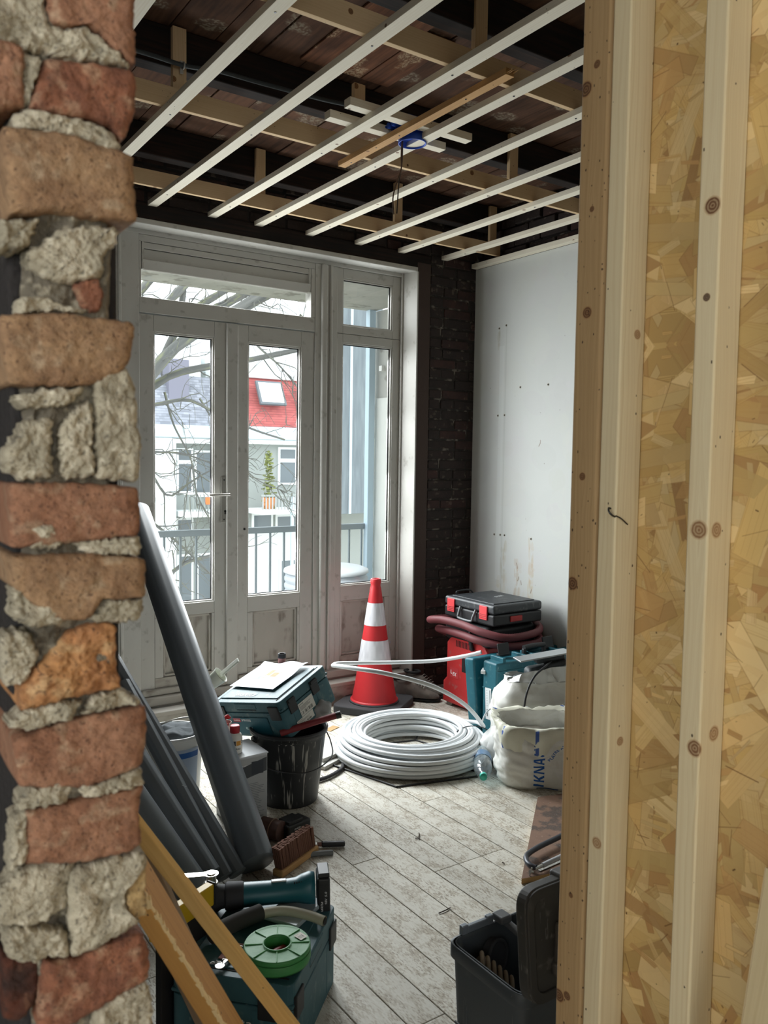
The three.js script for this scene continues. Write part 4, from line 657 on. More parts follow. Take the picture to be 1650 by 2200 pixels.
// ---- systainer-style case: x wide, y up, z towards its front
function stackCase(o, w, h, d, mat, dark, opt = {}) {
  const lidH = h * 0.28, r = 0.014, bodyH = h - lidH - 0.003;
  const shell = (hh) => { const s = rrect(w, d, 0.02), g = extrude(s, hh - 0.006, 0.003, 5); g.rotateX(-Math.PI / 2); g.translate(0, 0.003, 0); return g; };
  const ribs = []; for (const sx of [-1, 1]) for (const k of [-0.32, 0.32]) ribs.push(bx(k * w - 0.02, k * w + 0.02, 0.012, bodyH - 0.008, sx * d / 2 - 0.004, sx * d / 2 + 0.004, 0.003)); for (const sx of [-1, 1]) for (const k of [-0.25, 0.25]) ribs.push(bx(sx * w / 2 - 0.004, sx * w / 2 + 0.004, 0.012, bodyH - 0.008, k * d - 0.025, k * d + 0.025, 0.003));
  part(o, 'body', boxUV(merge([shell(bodyH), ...ribs]), 'y', 0.4, 0.4), mat);
  const lid = part(o, 'lid', boxUV(merge([shell(lidH).translate(0, bodyH + 0.003, 0), bx(-w * 0.43, w * 0.43, h - 0.002, h + 0.004, -d * 0.41, d * 0.41, 0.003), bx(-w / 2 - 0.003, w / 2 + 0.003, bodyH + 0.004, bodyH + 0.014, -d / 2 - 0.003, d / 2 + 0.003, 0.004)]), 'y', 0.4, 0.4, 0.3, 0.2), mat);
  // dark seams and front grip on the lid
  for (const sx of [-1, 1]) part(lid, 'lid_seam', bx(sx * w * 0.44 - 0.002, sx * w * 0.44 + 0.002, h - 0.001, h + 0.0015, -d * 0.45, d * 0.45, 0.0005), M.blackmatte);
  part(lid, 'grip', bx(-w * 0.16, w * 0.16, h - 0.03, h - 0.004, d / 2 - 0.002, d / 2 + 0.005, 0.005, 2), mat);
  part(lid, 'grip_shadow_gap', bx(-w * 0.15, w * 0.15, h - 0.036, h - 0.03, d / 2 - 0.003, d / 2 + 0.003, 0.001), M.blackmatte);
  for (const sx of [-1, 1]) for (const z of [-0.18, 0.3]) { const l = part(o, 'latch', merge([rbox(0.008, 0.06, 0.045, 0.003).translate(0.003, 0, 0), rbox(0.014, 0.012, 0.04, 0.003).translate(0.006, 0.022, 0)]), dark, [sx * (w / 2 + 0.001), bodyH + 0.002, z * d]); if (sx < 0) l.rotation.y = Math.PI; }
  for (const sx of [-1, 1]) part(o, 'latch', rbox(0.055, 0.06, 0.01, 0.003), dark, [sx * w * 0.4, bodyH, d / 2 + 0.004]);
  return { bodyH };
}
{ // case tilted on the bucket
  const o = thing('tool_case', 'teal tool case lying tilted on the black bucket', 'tool case', [1.577, 0.312, -3.045]); basis(o, [0.294, 0.185, 0.938], [-0.356, 0.932, -0.073]);
  // front of the case looks towards its own -x side here: built with its long side along local x
  const w = 0.395, h = 0.157, d = 0.295; stackCase(o, w, h, d, M.tealGrey, M.black);
  decal(o, 'lettering', 0.15, 0.036, tMakita, [-0.035, h + 0.0056, 0.1], [-Math.PI / 2, 0, 0], { alpha: true });
  part(o, 'lid_badge', bx(-0.14, 0.03, h + 0.003, h + 0.0045, 0.078, 0.12, 0.001), M.tealGrey);
  decal(o, 'model_label', 0.21, 0.075, textTex(512, 184, [{ t: 'makita  DTD153ZJ', x: 16, y: 40, s: 30, c: '#e8e4e4' }, { t: 'RJ, RFJ', x: 150, y: 130, s: 34, skew: -0.2, c: '#cfe3e4' }], '#1c5a68', (x) => { x.fillStyle = '#b23a44'; x.fillRect(10, 10, 110, 40); x.fillStyle = '#e8e4e4'; x.font = 'bold 26px sans-serif'; x.fillText('makita', 18, 40); }), [0.0, 0.052, d / 2 + 0.0068], [0, 0, 0]);
  decal(o, 'sticker', 0.09, 0.055, tSticker, [w / 2 + 0.0055, 0.07, 0.02], [0, Math.PI / 2, 0]); decal(o, 'sticker', 0.1, 0.03, tSticker, [w / 2 + 0.0055, 0.026, 0.05], [0, Math.PI / 2, 0]);
  // drawing lying on the lid
  const plan = canvasTex(512, 384, (x) => {
    x.fillStyle = '#e4e9f2'; x.fillRect(0, 0, 512, 384); x.save(); x.translate(256, 190); x.fillStyle = '#e3c6b4'; x.fillRect(-110, -70, 230, 130); x.fillStyle = '#d9a47c'; x.fillRect(-20, -60, 40, 70); x.fillRect(40, -30, 60, 60); x.fillStyle = '#a9c2e2'; x.fillRect(-130, 20, 90, 50); x.strokeStyle = '#6b6870'; x.lineWidth = 3; x.strokeRect(-130, -78, 256, 148); x.lineWidth = 2; for (const r of [[-110, -60, 80, 60], [-25, -60, 55, 80], [40, -40, 70, 60], [-60, 10, 90, 50]]) x.strokeRect(...r); x.strokeStyle = '#c2703c'; for (const r of [[-15, -50, 30, 100], [50, -20, 40, 30]]) x.strokeRect(...r); x.restore();
  });
  const pg = new THREE.PlaneGeometry(0.297, 0.21, 20, 14); displace(pg, (v) => { v.z += 0.004 * Math.sin(v.x * 16 + 1) * (0.4 + v.y * 3) + 0.006 * smooth(0.07, 0.105, v.y) * Math.sin(v.x * 30) + 0.012 * smooth(0.1, 0.15, v.x) * smooth(0.0, 0.1, v.y); });
  const pp = thing('floor_plan_sheet', 'white sheet printed with a floor plan on the teal case', 'paper'); pp.position.copy(o.position).add(V(0.0, 0, 0)); pp.quaternion.copy(o.quaternion);
  const sheet = new THREE.Group(); sheet.name = 'paper'; pp.add(sheet); part(sheet, 'sheet', pg, std({ map: plan, roughness: 0.8, side: THREE.DoubleSide }), [-0.035, h + 0.014, -0.05], [-Math.PI / 2, 0, -0.1]);
}
{ // case in the foreground
  const o = thing('tool_case', 'grey teal tool case in front carrying the green reel', 'tool case', [0.881, 0, -1.813], 0.756);
  const w = 0.35, d = 0.295, h = 0.206; stackCase(o, w, h, d, M.tealGrey, M.black);
  part(o, 'latch', merge([bx(0, 0.012, -0.03, 0.03, -0.02, 0.02, 0.003), bx(0.01, 0.05, 0.018, 0.03, -0.012, 0.012, 0.004)]), M.black, [w / 2 + 0.002, 0.175, 0.03]);
  decal(o, 'lettering', 0.13, 0.032, tMakita, [-w / 2 - 0.0045, 0.1, 0], [0, -Math.PI / 2, 0], { alpha: true });
}
{ // green reel of pull wire
  const o = thing('green_reel', 'green plastic wire reel with spokes and a price sticker', 'reel', [0.869, 0.211, -1.69]);
  const g = M.green = std({ color: rgb(64, 142, 78), roughness: 0.55, bumpMap: tBump, bumpScale: 0.0004 });
  part(o, 'flange', lathe([[0.03, 0.036], [0.031, 0.041], [0.034, 0.041], [0.035, 0.038], [0.074, 0.037], [0.077, 0.039], [0.079, 0.036], [0.079, 0.03], [0.077, 0.022], [0.03, 0.03], [0.03, 0.036]], 56), g);
  part(o, 'flange', lathe([[0.03, 0.0], [0.078, 0.002], [0.08, 0.008], [0.08, 0.026], [0.074, 0.024], [0.072, 0.01], [0.03, 0.008]], 56), g);
  part(o, 'hub', lathe([[0.029, 0], [0.032, 0.0], [0.032, 0.036], [0.029, 0.036], [0.029, 0]], 40), g);
  for (let i = 0; i < 8; i++) { const a = i / 8 * 6.2832 + 0.3, s = rbox(0.042, 0.0025, 0.002, 0.0008); s.translate(0.055, 0.0385, 0); part(o, 'spoke', s, std({ color: rgb(96, 172, 108), roughness: 0.55 }), [0, 0, 0], [0, a, 0]); }
  const st = new THREE.PlaneGeometry(0.022, 0.026); part(o, 'price_sticker', st, std({ map: textTex(96, 112, [{ t: '8 719', x: 8, y: 24, s: 16, c: '#444', b: false }], '#d9d6c8', (x) => barcode(x, 14, 40, 60, 50)), roughness: 0.7 }), [0.06, 0.0395, 0.006], [-Math.PI / 2, 0, 0.25]);
  solo('red_tape_core', 'red object lying inside the hole of the green reel', 'tool', capsuleTube([[-0.02, 0, 0.004], [0, 0.002, 0], [0.022, 0, -0.006]], 0.011, 12, 12), M.redDark = std({ color: rgb(150, 30, 28), roughness: 0.5 }), [0.869, 0.224, -1.69]);
}
{ // oscillating multi tool
  const o = thing('multi_tool', 'teal cordless oscillating tool with black battery and saw blade', 'power tool', [0.948, 0.248, -1.912]); basis(o, [0.9, 0.02, 0.435], [0, 1, 0]);
  const ring = (x, ry, rz, cy = 0) => { const a = []; for (let k = 0; k < 20; k++) { const t = k / 20 * 6.2832; a.push([x, cy + Math.sin(t) * ry, Math.cos(t) * rz]); } return a; };
  part(o, 'body', loft([ring(-0.075, 0.028, 0.03), ring(-0.06, 0.031, 0.033), ring(-0.02, 0.03, 0.032), ring(0.04, 0.029, 0.031), ring(0.08, 0.031, 0.033, 0.002), ring(0.096, 0.037, 0.036, 0.004), ring(0.115, 0.043, 0.038, 0.004), ring(0.13, 0.042, 0.037, 0.002)]), M.tealTool = std({ color: rgb(34, 100, 112), roughness: 0.42 }));
  part(o, 'head', loft([ring(-0.165, 0.03, 0.026, -0.006), ring(-0.16, 0.036, 0.03, -0.006), ring(-0.13, 0.038, 0.031, -0.004), ring(-0.115, 0.031, 0.029, 0), ring(-0.1, 0.028, 0.03, 0), ring(-0.07, 0.03, 0.032, 0)]), M.rubberDark = std({ color: rgb(52, 54, 57), roughness: 0.75 }));
  part(o, 'grip_sleeve', loft([ring(-0.105, 0.033, 0.034), ring(-0.1, 0.036, 0.036), ring(-0.06, 0.034, 0.035), ring(-0.055, 0.03, 0.032)]), M.rubberDark);
  for (let i = 0; i < 4; i++) part(o, 'vent_slot', rbox(0.003, 0.014, 0.002, 0.0006), M.blackmatte, [0.076 + i * 0.006, 0.028, 0.018], [0.5, 0, 0]);
  part(o, 'switch', rbox(0.04, 0.004, 0.014, 0.002), std({ color: rgb(176, 178, 176), roughness: 0.4 }), [0.035, 0.031, 0.0]);
  const bt = part(o, 'battery', merge([rbox(0.034, 0.115, 0.07, 0.006, 2).translate(0, -0.012, 0), rbox(0.03, 0.012, 0.064, 0.003).translate(0.001, 0.052, 0)]), M.black, [0.152, -0.002, 0.0]);
  part(bt, 'release_button', rbox(0.03, 0.009, 0.05, 0.002), std({ color: rgb(196, 198, 198), roughness: 0.25, metalness: 0.6 }), [0.0, 0.046, 0.0]);
  decal(bt, 'lettering', 0.085, 0.03, textTex(384, 136, [{ t: 'makita', x: 16, y: 54, s: 46, skew: -0.2, c: '#e4e6e6' }, { t: 'BL1850 18V', x: 16, y: 112, s: 40, skew: -0.2, c: '#d0d2d2' }], '#202224'), [0.0175, -0.012, 0.0], [0, Math.PI / 2, Math.PI / 2]);
  decal(bt, 'lettering', 0.085, 0.026, textTex(384, 136, [{ t: 'makita', x: 16, y: 54, s: 46, skew: -0.2, c: '#e4e6e6' }, { t: '18V  5.0', x: 130, y: 112, s: 44, skew: -0.2, c: '#d0d2d2' }], '#202224'), [0.0, -0.012, 0.0355], [0, 0, Math.PI / 2]);
  const hd = part(o, 'tool_holder', merge([cyl(0.012, 0.014, 0.04, 20).translate(0, 0.02, 0), new THREE.TorusGeometry(0.015, 0.003, 8, 24).rotateX(Math.PI / 2).translate(0, 0.012, 0)]), M.steel, [-0.14, 0.028, 0]);
  part(o, 'saw_blade', merge([lathe([[0.006, 0.001], [0.019, 0.001], [0.019, 0.003], [0.006, 0.003]], 28), bx(-0.075, -0.014, 0.001, 0.003, -0.011, 0.011, 0.0005)]), std({ color: rgb(222, 222, 218), metalness: 1, roughness: 0.22 }), [-0.14, 0.062, 0]);
}
{ // things strewn on the near case
  const o = thing('pipe_offcut', 'grey pipe offcut with a dark foam sleeve on the case', 'pipe'); part(o, 'pipe', merge([tube([[0.86, 0.232, -1.858], [0.95, 0.234, -1.836], [1.0, 0.231, -1.79], [1.03, 0.227, -1.742]], 0.0125, 24, 16)]), std({ color: rgb(176, 172, 152), roughness: 0.55 }));
  part(o, 'pipe_bore', cyl(0.009, 0.009, 0.001, 16).rotateX(Math.PI / 2).rotateY(0.55), M.blackmatte, [1.0305, 0.227, -1.7405]);
  part(o, 'foam_sleeve', capsuleTube([[0.76, 0.234, -1.83], [0.83, 0.236, -1.845], [0.905, 0.237, -1.852]], 0.021, 14, 16), std({ color: rgb(58, 56, 54), roughness: 0.95 }));
  const ch = thing('key_chain', 'small steel chain and key ring beside the green reel', 'chain', [0.76, 0.216, -1.748]); for (let i = 0; i < 14; i++) { const t = new THREE.TorusGeometry(0.0045, 0.0012, 5, 10); t.scale(1, 0.7, 1); part(ch, 'chain_link', t, M.steel, [-0.03 + i * 0.0068, 0.002 + (i % 2) * 0.001, 0.012 * Math.sin(i * 0.5) - i * 0.0016], [Math.PI / 2, i % 2 ? 0.9 : 0, i * 0.3]); }
  part(ch, 'key', merge([cyl(0.011, 0.011, 0.002, 16), bx(0.008, 0.05, -0.001, 0.001, -0.004, 0.004, 0.0005)]), M.steel, [-0.02, 0.002, 0.02], [0, 0.5, 0]);
  solo('pink_sheet', 'small pink sandpaper scrap beside the key chain', 'paper', bx(-0.035, 0.035, 0, 0.002, -0.018, 0.018, 0.0008), std({ color: rgb(176, 132, 128), roughness: 0.9 }), [0.79, 0.2115, -1.775], [0, 0.7, 0]);
  solo('blister_pack', 'clear plastic pack on the case under the battery', 'packaging', bx(-0.07, 0.07, 0, 0.012, -0.05, 0.05, 0.003), std({ color: rgb(176, 190, 198), roughness: 0.2 }), [1.0, 0.2115, -1.845], [0, 0.5, 0]);
  // yellow spirit level behind the laths
  const lv = thing('spirit_level', 'yellow spirit level end behind the leaning laths', 'level', [0.70, 0.0, -1.86], 0.45); part(lv, 'body', bx(-0.1, 0.1, 0.27, 0.325, -0.012, 0.012, 0.003), std({ color: rgb(214, 176, 34), roughness: 0.45 })); part(lv, 'vial', cyl(0.008, 0.008, 0.05, 12).rotateZ(Math.PI / 2), std({ color: rgb(170, 200, 80), roughness: 0.15 }), [-0.05, 0.322, 0]); part(lv, 'end_cap', bx(0.1, 0.106, 0.268, 0.327, -0.013, 0.013, 0.002), M.black); part(lv, 'rest', bx(-0.08, 0.08, 0, 0.27, -0.01, 0.01, 0.002), M.blackmatte);
}
{ // timbers leaning against the brick end
  const plank = (name, label, cat, a, b, w, t, mat, roll, sv = 1.6, su = 0.2) => { const A = V(...a), B = V(...b), d = B.clone().sub(A), L = d.length(); const o = solo(name, label, cat, boxUV(bx(-w / 2, w / 2, -L / 2, L / 2, -t / 2, t / 2, 0.0015), 'y', su, sv, rnd(), rnd()), mat); const Y = d.normalize(), X = V(Math.cos(roll), 0, Math.sin(roll)); const Xo = X.addScaledVector(Y, -X.dot(Y)).normalize(), Z = Xo.clone().cross(Y); o.quaternion.setFromRotationMatrix(new THREE.Matrix4().makeBasis(Xo, Y, Z)); o.position.copy(A.add(B).multiplyScalar(0.5)); return o; };
  M.lathNew = std({ map: woodTex(128, 1024, 0.08, 1.2, [230, 196, 128], [196, 150, 84], 81, [[0.03, 0.75, 0.004, 0.7]], 6), roughness: 0.75 });
  M.greyboard = std({ map: woodTex(128, 1024, 0.16, 1.2, [150, 132, 110], [116, 98, 80], 83, [[0.07, 0.62, 0.014, 0.7]], 10), roughness: 0.9 });
  plank('wooden_lath', 'fresh yellow lath leaning in front of the green reel', 'lath', [0.905, 0.008, -1.045], [0.252, 1.045, -1.188], 0.024, 0.013, M.lathNew, 0.55, 1.2, 0.08);
  const gb = plank('wooden_board', 'golden board with a chipped edge below the yellow lath', 'board', [0.75, 0.02, -1.154], [0.252, 0.99, -0.936], 0.02, 0.075, std({ map: woodTex(128, 768, 0.1, 1.2, [206, 158, 88], [160, 112, 56], 85, [], 14), roughness: 0.7 }), 0.28, 1.2, 0.1);
  const ce = []; for (let i = 0; i < 90; i++) { const g = rbox(RR(0.003, 0.007), RR(0.008, 0.02), RR(0.004, 0.01), 0.0008); g.rotateZ(RR(-0.3, 0.3)); g.translate(0.0105, -0.53 + i * 0.0119, 0.034); ce.push(g); } const cm = part(gb, 'chipped_edge', merge(ce), std({ color: rgb(232, 208, 158), roughness: 0.8 })); cm.userData.kind = 'stuff';
  plank('wooden_board', 'grey brown weathered board with a knot behind the yellow lath', 'board', [0.705, 0.02, -1.36], [0.272, 1.12, -1.346], 0.055, 0.018, M.greyboard, 0.5, 1.2, 0.16);
}
{ // grey drain pipes leaning on the back wall
  const pvc = M.pvc = std({ color: rgb(96, 102, 106), roughness: 0.38 });
  const pipe = (label, a, b, r, wall = 0.004) => { const A = V(...a), B = V(...b), L = A.distanceTo(B), g = lathe([[0, 0.001], [r - wall, 0.0], [r, 0.003], [r, L], [r - wall, L], [r - wall, L - 0.2], [0, L - 0.2]], 44); const m = solo('drain_pipe', label, 'pipe', creased(g, 0.7), pvc, null, null, 'grey drain pipes'); m.quaternion.setFromUnitVectors(V(0, 1, 0), B.clone().sub(A).normalize()); m.position.copy(A); return m; };
  pipe('widest grey drain pipe leaning against the door frame', [1.178, 0.038, -2.44], [1.238, 1.13, -3.885], 0.0625);
  const p2 = pipe('thin grey pipe directly below the widest drain pipe', [1.105, 0.03, -2.43], [0.853, 0.761, -3.274], 0.03);
  pipe('grey pipe with a small sticker, second below the widest pipe', [1.06, 0.03, -2.43], [0.9, 0.56, -3.0], 0.03); pipe('grey pipe third below the widest drain pipe', [1.0, 0.05, -2.43], [0.82, 0.46, -2.8], 0.045); pipe('wide grey pipe nearest the brick wall end', [0.93, 0.05, -2.4], [0.66, 0.52, -2.48], 0.055);
  solo('pipe_sticker', 'small white sticker on a grey drain pipe', 'sticker', rbox(0.02, 0.03, 0.001, 0.0004), M.white, [1.0, 0.262, -2.66], [0.6, -0.3, -0.4]);
}
{ // black bucket
  const o = thing('black_bucket', 'black plaster splashed builder bucket full of tools', 'bucket', [1.565, 0, -2.95]);
  const tb = dataTex(320, 320, (u, v) => { const n = fbm2(u * 8, v * 8, 4, 701, 8, 8), p = fbm2(u * 22, v * 14, 4, 703, 22, 14), q = noise2(u * 90, v * 60, 705, 90, 60); return mix3(mix3([38, 40, 42], [26, 28, 30], n), [176, 172, 162], Math.max(smooth(0.7, 0.76, p), smooth(0.93, 0.96, q)) * 0.85); });
  tb.repeat.set(3, 1.5); part(o, 'body', lathe([[0, 0.006], [0.112, 0.006], [0.118, 0], [0.12, 0.004], [0.15, 0.268], [0.151, 0.285], [0.159, 0.285], [0.16, 0.301], [0.147, 0.301], [0.144, 0.28], [0.114, 0.012], [0, 0.012]], 56), std({ map: tb, roughness: 0.45 }));
  part(o, 'rim', new THREE.TorusGeometry(0.155, 0.006, 10, 64).rotateX(Math.PI / 2), M.black, [0, 0.3, 0]);
  for (const s of [-1, 1]) part(o, 'handle_ear', cyl(0.016, 0.016, 0.012, 16).rotateZ(Math.PI / 2), M.black, [s * 0.157, 0.27, 0]);
  part(o, 'handle', tube([[-0.165, 0.27, 0], [-0.17, 0.22, 0.05], [-0.13, 0.18, 0.12], [0, 0.16, 0.165], [0.13, 0.18, 0.12], [0.17, 0.22, 0.05], [0.165, 0.27, 0]], 0.0028, 40, 6), M.darksteel);
  // contents
  const red = M.toolRed = std({ color: rgb(126, 40, 44), roughness: 0.55 });
  const b1 = thing('red_tube_tool', 'red tube handle with a black end poking out of the bucket', 'tool'); part(b1, 'handle', capsuleTube([[1.47, 0.318, -2.84], [1.56, 0.352, -2.79], [1.66, 0.386, -2.735]], 0.013, 16, 14), red); part(b1, 'grip_end', capsuleTube([[1.66, 0.386, -2.735], [1.677, 0.391, -2.726]], 0.0142, 6, 14), M.black); part(b1, 'socket', capsuleTube([[1.6772, 0.391, -2.7258], [1.679, 0.392, -2.725]], 0.006, 4, 10), M.white);
  const b2 = thing('pink_pipe', 'faded pink pipe standing upright behind the teal case', 'pipe', [1.655, 0.3, -3.19]); part(b2, 'pipe', lathe([[0.016, -0.25], [0.016, 0.235], [0.012, 0.235], [0.012, -0.25]], 24), std({ color: rgb(168, 116, 110), roughness: 0.6 })); part(b2, 'collar', lathe([[0.0165, 0.222], [0.0175, 0.224], [0.0175, 0.242], [0.012, 0.242]], 24), M.rubberDark);
  const b3 = thing('plastic_scoop', 'translucent white plastic scoop behind the teal case', 'scoop', [1.335, 0.475, -3.17]); basis(b3, [0.55, 0.6, 0.4], [-0.6, 0.7, 0.2]); const wm = phys({ color: rgb(216, 218, 206), roughness: 0.4, transmission: 0.25, thickness: 0 });
  part(b3, 'cup', lathe([[0, -0.04], [0.026, -0.04], [0.034, 0.03], [0.036, 0.034], [0.032, 0.03], [0.024, -0.036], [0, -0.036]], 28).rotateZ(-Math.PI / 2), wm); part(b3, 'handle', bx(0.03, 0.13, -0.004, 0.004, -0.012, 0.012, 0.003), wm);
  const rag = new THREE.SphereGeometry(0.05, 30, 20); displace(rag, (v) => { const n = fbm3(v.x * 40, v.y * 40, v.z * 40, 3, 3); v.multiplyScalar(0.7 + n * 0.7); v.y *= 0.9; }); solo('grey_rag', 'crumpled grey plastic bag at the bucket rim', 'rag', rag, std({ color: rgb(150, 152, 152), roughness: 0.6 }), [1.675, 0.365, -2.9]);
}
{ // white tub, carton, glue bottle, cup with red clips
  const t = thing('white_tub', 'white plastic tub with blue label behind the grey pipes', 'tub', [1.135, 0, -3.12]); part(t, 'body', lathe([[0, 0], [0.1, 0], [0.118, 0.3], [0.122, 0.3], [0.122, 0.31], [0.114, 0.31], [0.096, 0.01], [0, 0.01]], 44), M.white); part(t, 'rim', new THREE.TorusGeometry(0.12, 0.005, 8, 48).rotateX(Math.PI / 2), M.white, [0, 0.302, 0]); part(t, 'handle', tube([[-0.12, 0.28, 0.02], [-0.1, 0.35, 0.06], [0, 0.385, 0.09], [0.1, 0.35, 0.06], [0.12, 0.28, 0.02]], 0.003, 30, 6), M.steel);
  const lb = new THREE.CylinderGeometry(0.1185, 0.108, 0.19, 30, 1, true, -0.9, 1.5); part(t, 'label', lb, std({ map: textTex(256, 256, [], '#aebdd0', (x) => { x.fillStyle = '#2a62a8'; x.fillRect(0, 18, 256, 30); x.fillStyle = '#6f8fb8'; x.fillRect(30, 80, 60, 22); x.fillStyle = '#3c64a0'; x.save(); x.translate(160, 120); x.rotate(0.2); x.fillRect(0, 0, 10, 110); x.restore(); }), roughness: 0.5 }), [0, 0.17, 0]); part(t, 'rag', displace(new THREE.SphereGeometry(0.09, 24, 12), (v) => { v.y = v.y * 0.25 + (fbm3(v.x * 30, v.y * 30, v.z * 30) - 0.5) * 0.05; }), std({ color: rgb(84, 90, 94), roughness: 0.9 }), [0.01, 0.3, 0]);
  const c = thing('white_carton', 'white printed carton in front of the black bucket', 'box', [1.325, 0, -2.885]); part(c, 'carton', rbox(0.14, 0.268, 0.165, 0.003).translate(0, 0.134, 0), std({ color: rgb(200, 202, 204), roughness: 0.6 })); part(c, 'lid', merge([bx(-0.074, 0.076, 0.266, 0.272, -0.086, 0.09, 0.002)]), std({ color: rgb(222, 226, 230), roughness: 0.35 }), [0, 0, 0], [0, 0, 0.02]);
  const tx = textTex(192, 384, [{ t: 'TEC7', x: 20, y: 60, s: 30, c: '#e8e8e8' }], '#b4b6b6', (x) => { x.fillStyle = '#4a4e52'; x.beginPath(); x.moveTo(0, 60); x.lineTo(190, 10); x.lineTo(190, 90); x.lineTo(0, 130); x.fill(); x.fillStyle = '#3b4048'; x.fillRect(100, 24, 70, 76); x.fillStyle = '#7d8084'; for (let i = 0; i < 22; i++) x.fillRect(16, 150 + i * 10, 120 + hash3(i, 1, 9) * 46, 3); });
  decal(c, 'print', 0.136, 0.255, tx, [0, 0.132, 0.0832], [0, 0, 0]);
  const b = thing('glue_bottle', 'white glue bottle with red cap on the carton', 'bottle', [1.285, 0.272, -2.86]); part(b, 'bottle', lathe([[0, 0], [0.026, 0], [0.028, 0.004], [0.028, 0.062], [0.025, 0.072], [0.018, 0.078], [0.016, 0.082], [0, 0.082]], 32), std({ color: rgb(224, 222, 214), roughness: 0.4 })); part(b, 'cap', lathe([[0, 0.078], [0.0185, 0.078], [0.0185, 0.1], [0.016, 0.106], [0, 0.106]], 28), std({ color: rgb(176, 34, 44), roughness: 0.45 }));
  const bl = new THREE.CylinderGeometry(0.0284, 0.0284, 0.045, 24, 1, true, -0.9, 2.2); part(b, 'label', bl, std({ map: textTex(192, 128, [{ t: 'IVANA', x: 24, y: 112, s: 30, c: '#333' }], '#e6e2d8', (x) => { x.fillStyle = '#d8983a'; x.fillRect(60, 14, 60, 50); x.fillStyle = '#444'; x.fillRect(20, 14, 34, 50); x.fillRect(126, 20, 40, 8); x.fillRect(126, 36, 30, 8); }), roughness: 0.5 }), [0, 0.034, 0]);
  const k = thing('white_cup', 'white cup holding red clips behind the glue bottle', 'cup', [1.268, 0.272, -2.935]); part(k, 'cup', lathe([[0, 0], [0.028, 0], [0.034, 0.1], [0.031, 0.1], [0.026, 0.004], [0, 0.004]], 28), std({ color: rgb(206, 202, 192), roughness: 0.5 }));
  for (let i = 0; i < 5; i++) solo('red_clip', ['red clip sticking up highest from the white cup', 'red clip leaning out of the white cup towards the bucket', 'red clip hooked over the rim of the white cup', 'red clip lying low in the white cup', 'red clip between the others in the white cup'][i], 'clip', merge([tube([[0, 0, 0], [0.004, 0.03, 0], [0.012 + i * 0.002, 0.055, 0], [0.03, 0.062 - i * 0.004, 0], [0.04, 0.05, 0]], 0.0045, 16, 8), tube([[0.004, 0, 0.01], [0.006, 0.03, 0.008], [0.001, 0.06, 0.006]], 0.004, 10, 8)]), M.red, [1.262 + RR(-0.012, 0.012), 0.33, -2.935 + RR(-0.012, 0.012)], [RR(-0.3, 0.3), RR(-1.2, 0.6), RR(-0.2, 0.3)], 'red clips in the cup');
}
{ // traffic cone
  const o = thing('traffic_cone', 'red and white striped traffic cone on a dark rubber base', 'cone', [2.55, 0, -3.79], 0.62);
  const s = rrect(0.36, 0.36, 0.05), base = extrude(s, 0.03, 0.006, 8); base.rotateX(-Math.PI / 2); base.translate(0, 0.006, 0); part(o, 'base', base, M.rubber); part(o, 'base_ring', lathe([[0.1, 0.04], [0.142, 0.04], [0.138, 0.05], [0.1, 0.052]], 40), M.rubber);
  const cr = M.coneRed = std({ color: rgb(204, 44, 50), roughness: 0.5 }), cw = std({ map: dataTex(128, 64, (u, v) => { const n = noise2(u * 40, v * 3, 9, 40, 3); const k = 206 + n * 30; return [k, k, k + 6]; }), roughness: 0.35 });
  const R = (y) => (y < 0.1 ? 0.128 - (y - 0.05) * 0.25 : lerp(0.1155, 0.03, (y - 0.1) / 0.585)), prof = (a, b) => { const p = []; for (let i = 0; i <= 8; i++) { const y = lerp(a, b, i / 8); p.push([R(y) + (a > 0.2 && a < 0.6 ? 0 : 0), y]); } return p; };
  part(o, 'cone', lathe([[0.134, 0.046], [0.134, 0.054], [0.127, 0.058], ...prof(0.06, 0.66), [0.03, 0.685], [0.0275, 0.69], [0.0275, 0.705], [0.03, 0.708], [0.03, 0.728], [0.024, 0.734], [0.02, 0.734], [0.02, 0.69]], 56), cr);
  for (const [a, b] of [[0.27, 0.393], [0.475, 0.6]]) part(o, 'reflective_band', lathe(prof(a, b).map(([r, y]) => [r + 0.0016, y]), 56), cw);
  decal(o, 'marking', 0.03, 0.1, textTex(64, 192, [{ t: 'S', x: 14, y: 50, s: 36, c: '#9aa0c8' }, { t: 'C', x: 14, y: 170, s: 36, c: '#9aa0c8' }]), [0.066, 0.335, 0.066], [0, 0.8, 0], { alpha: true });
}
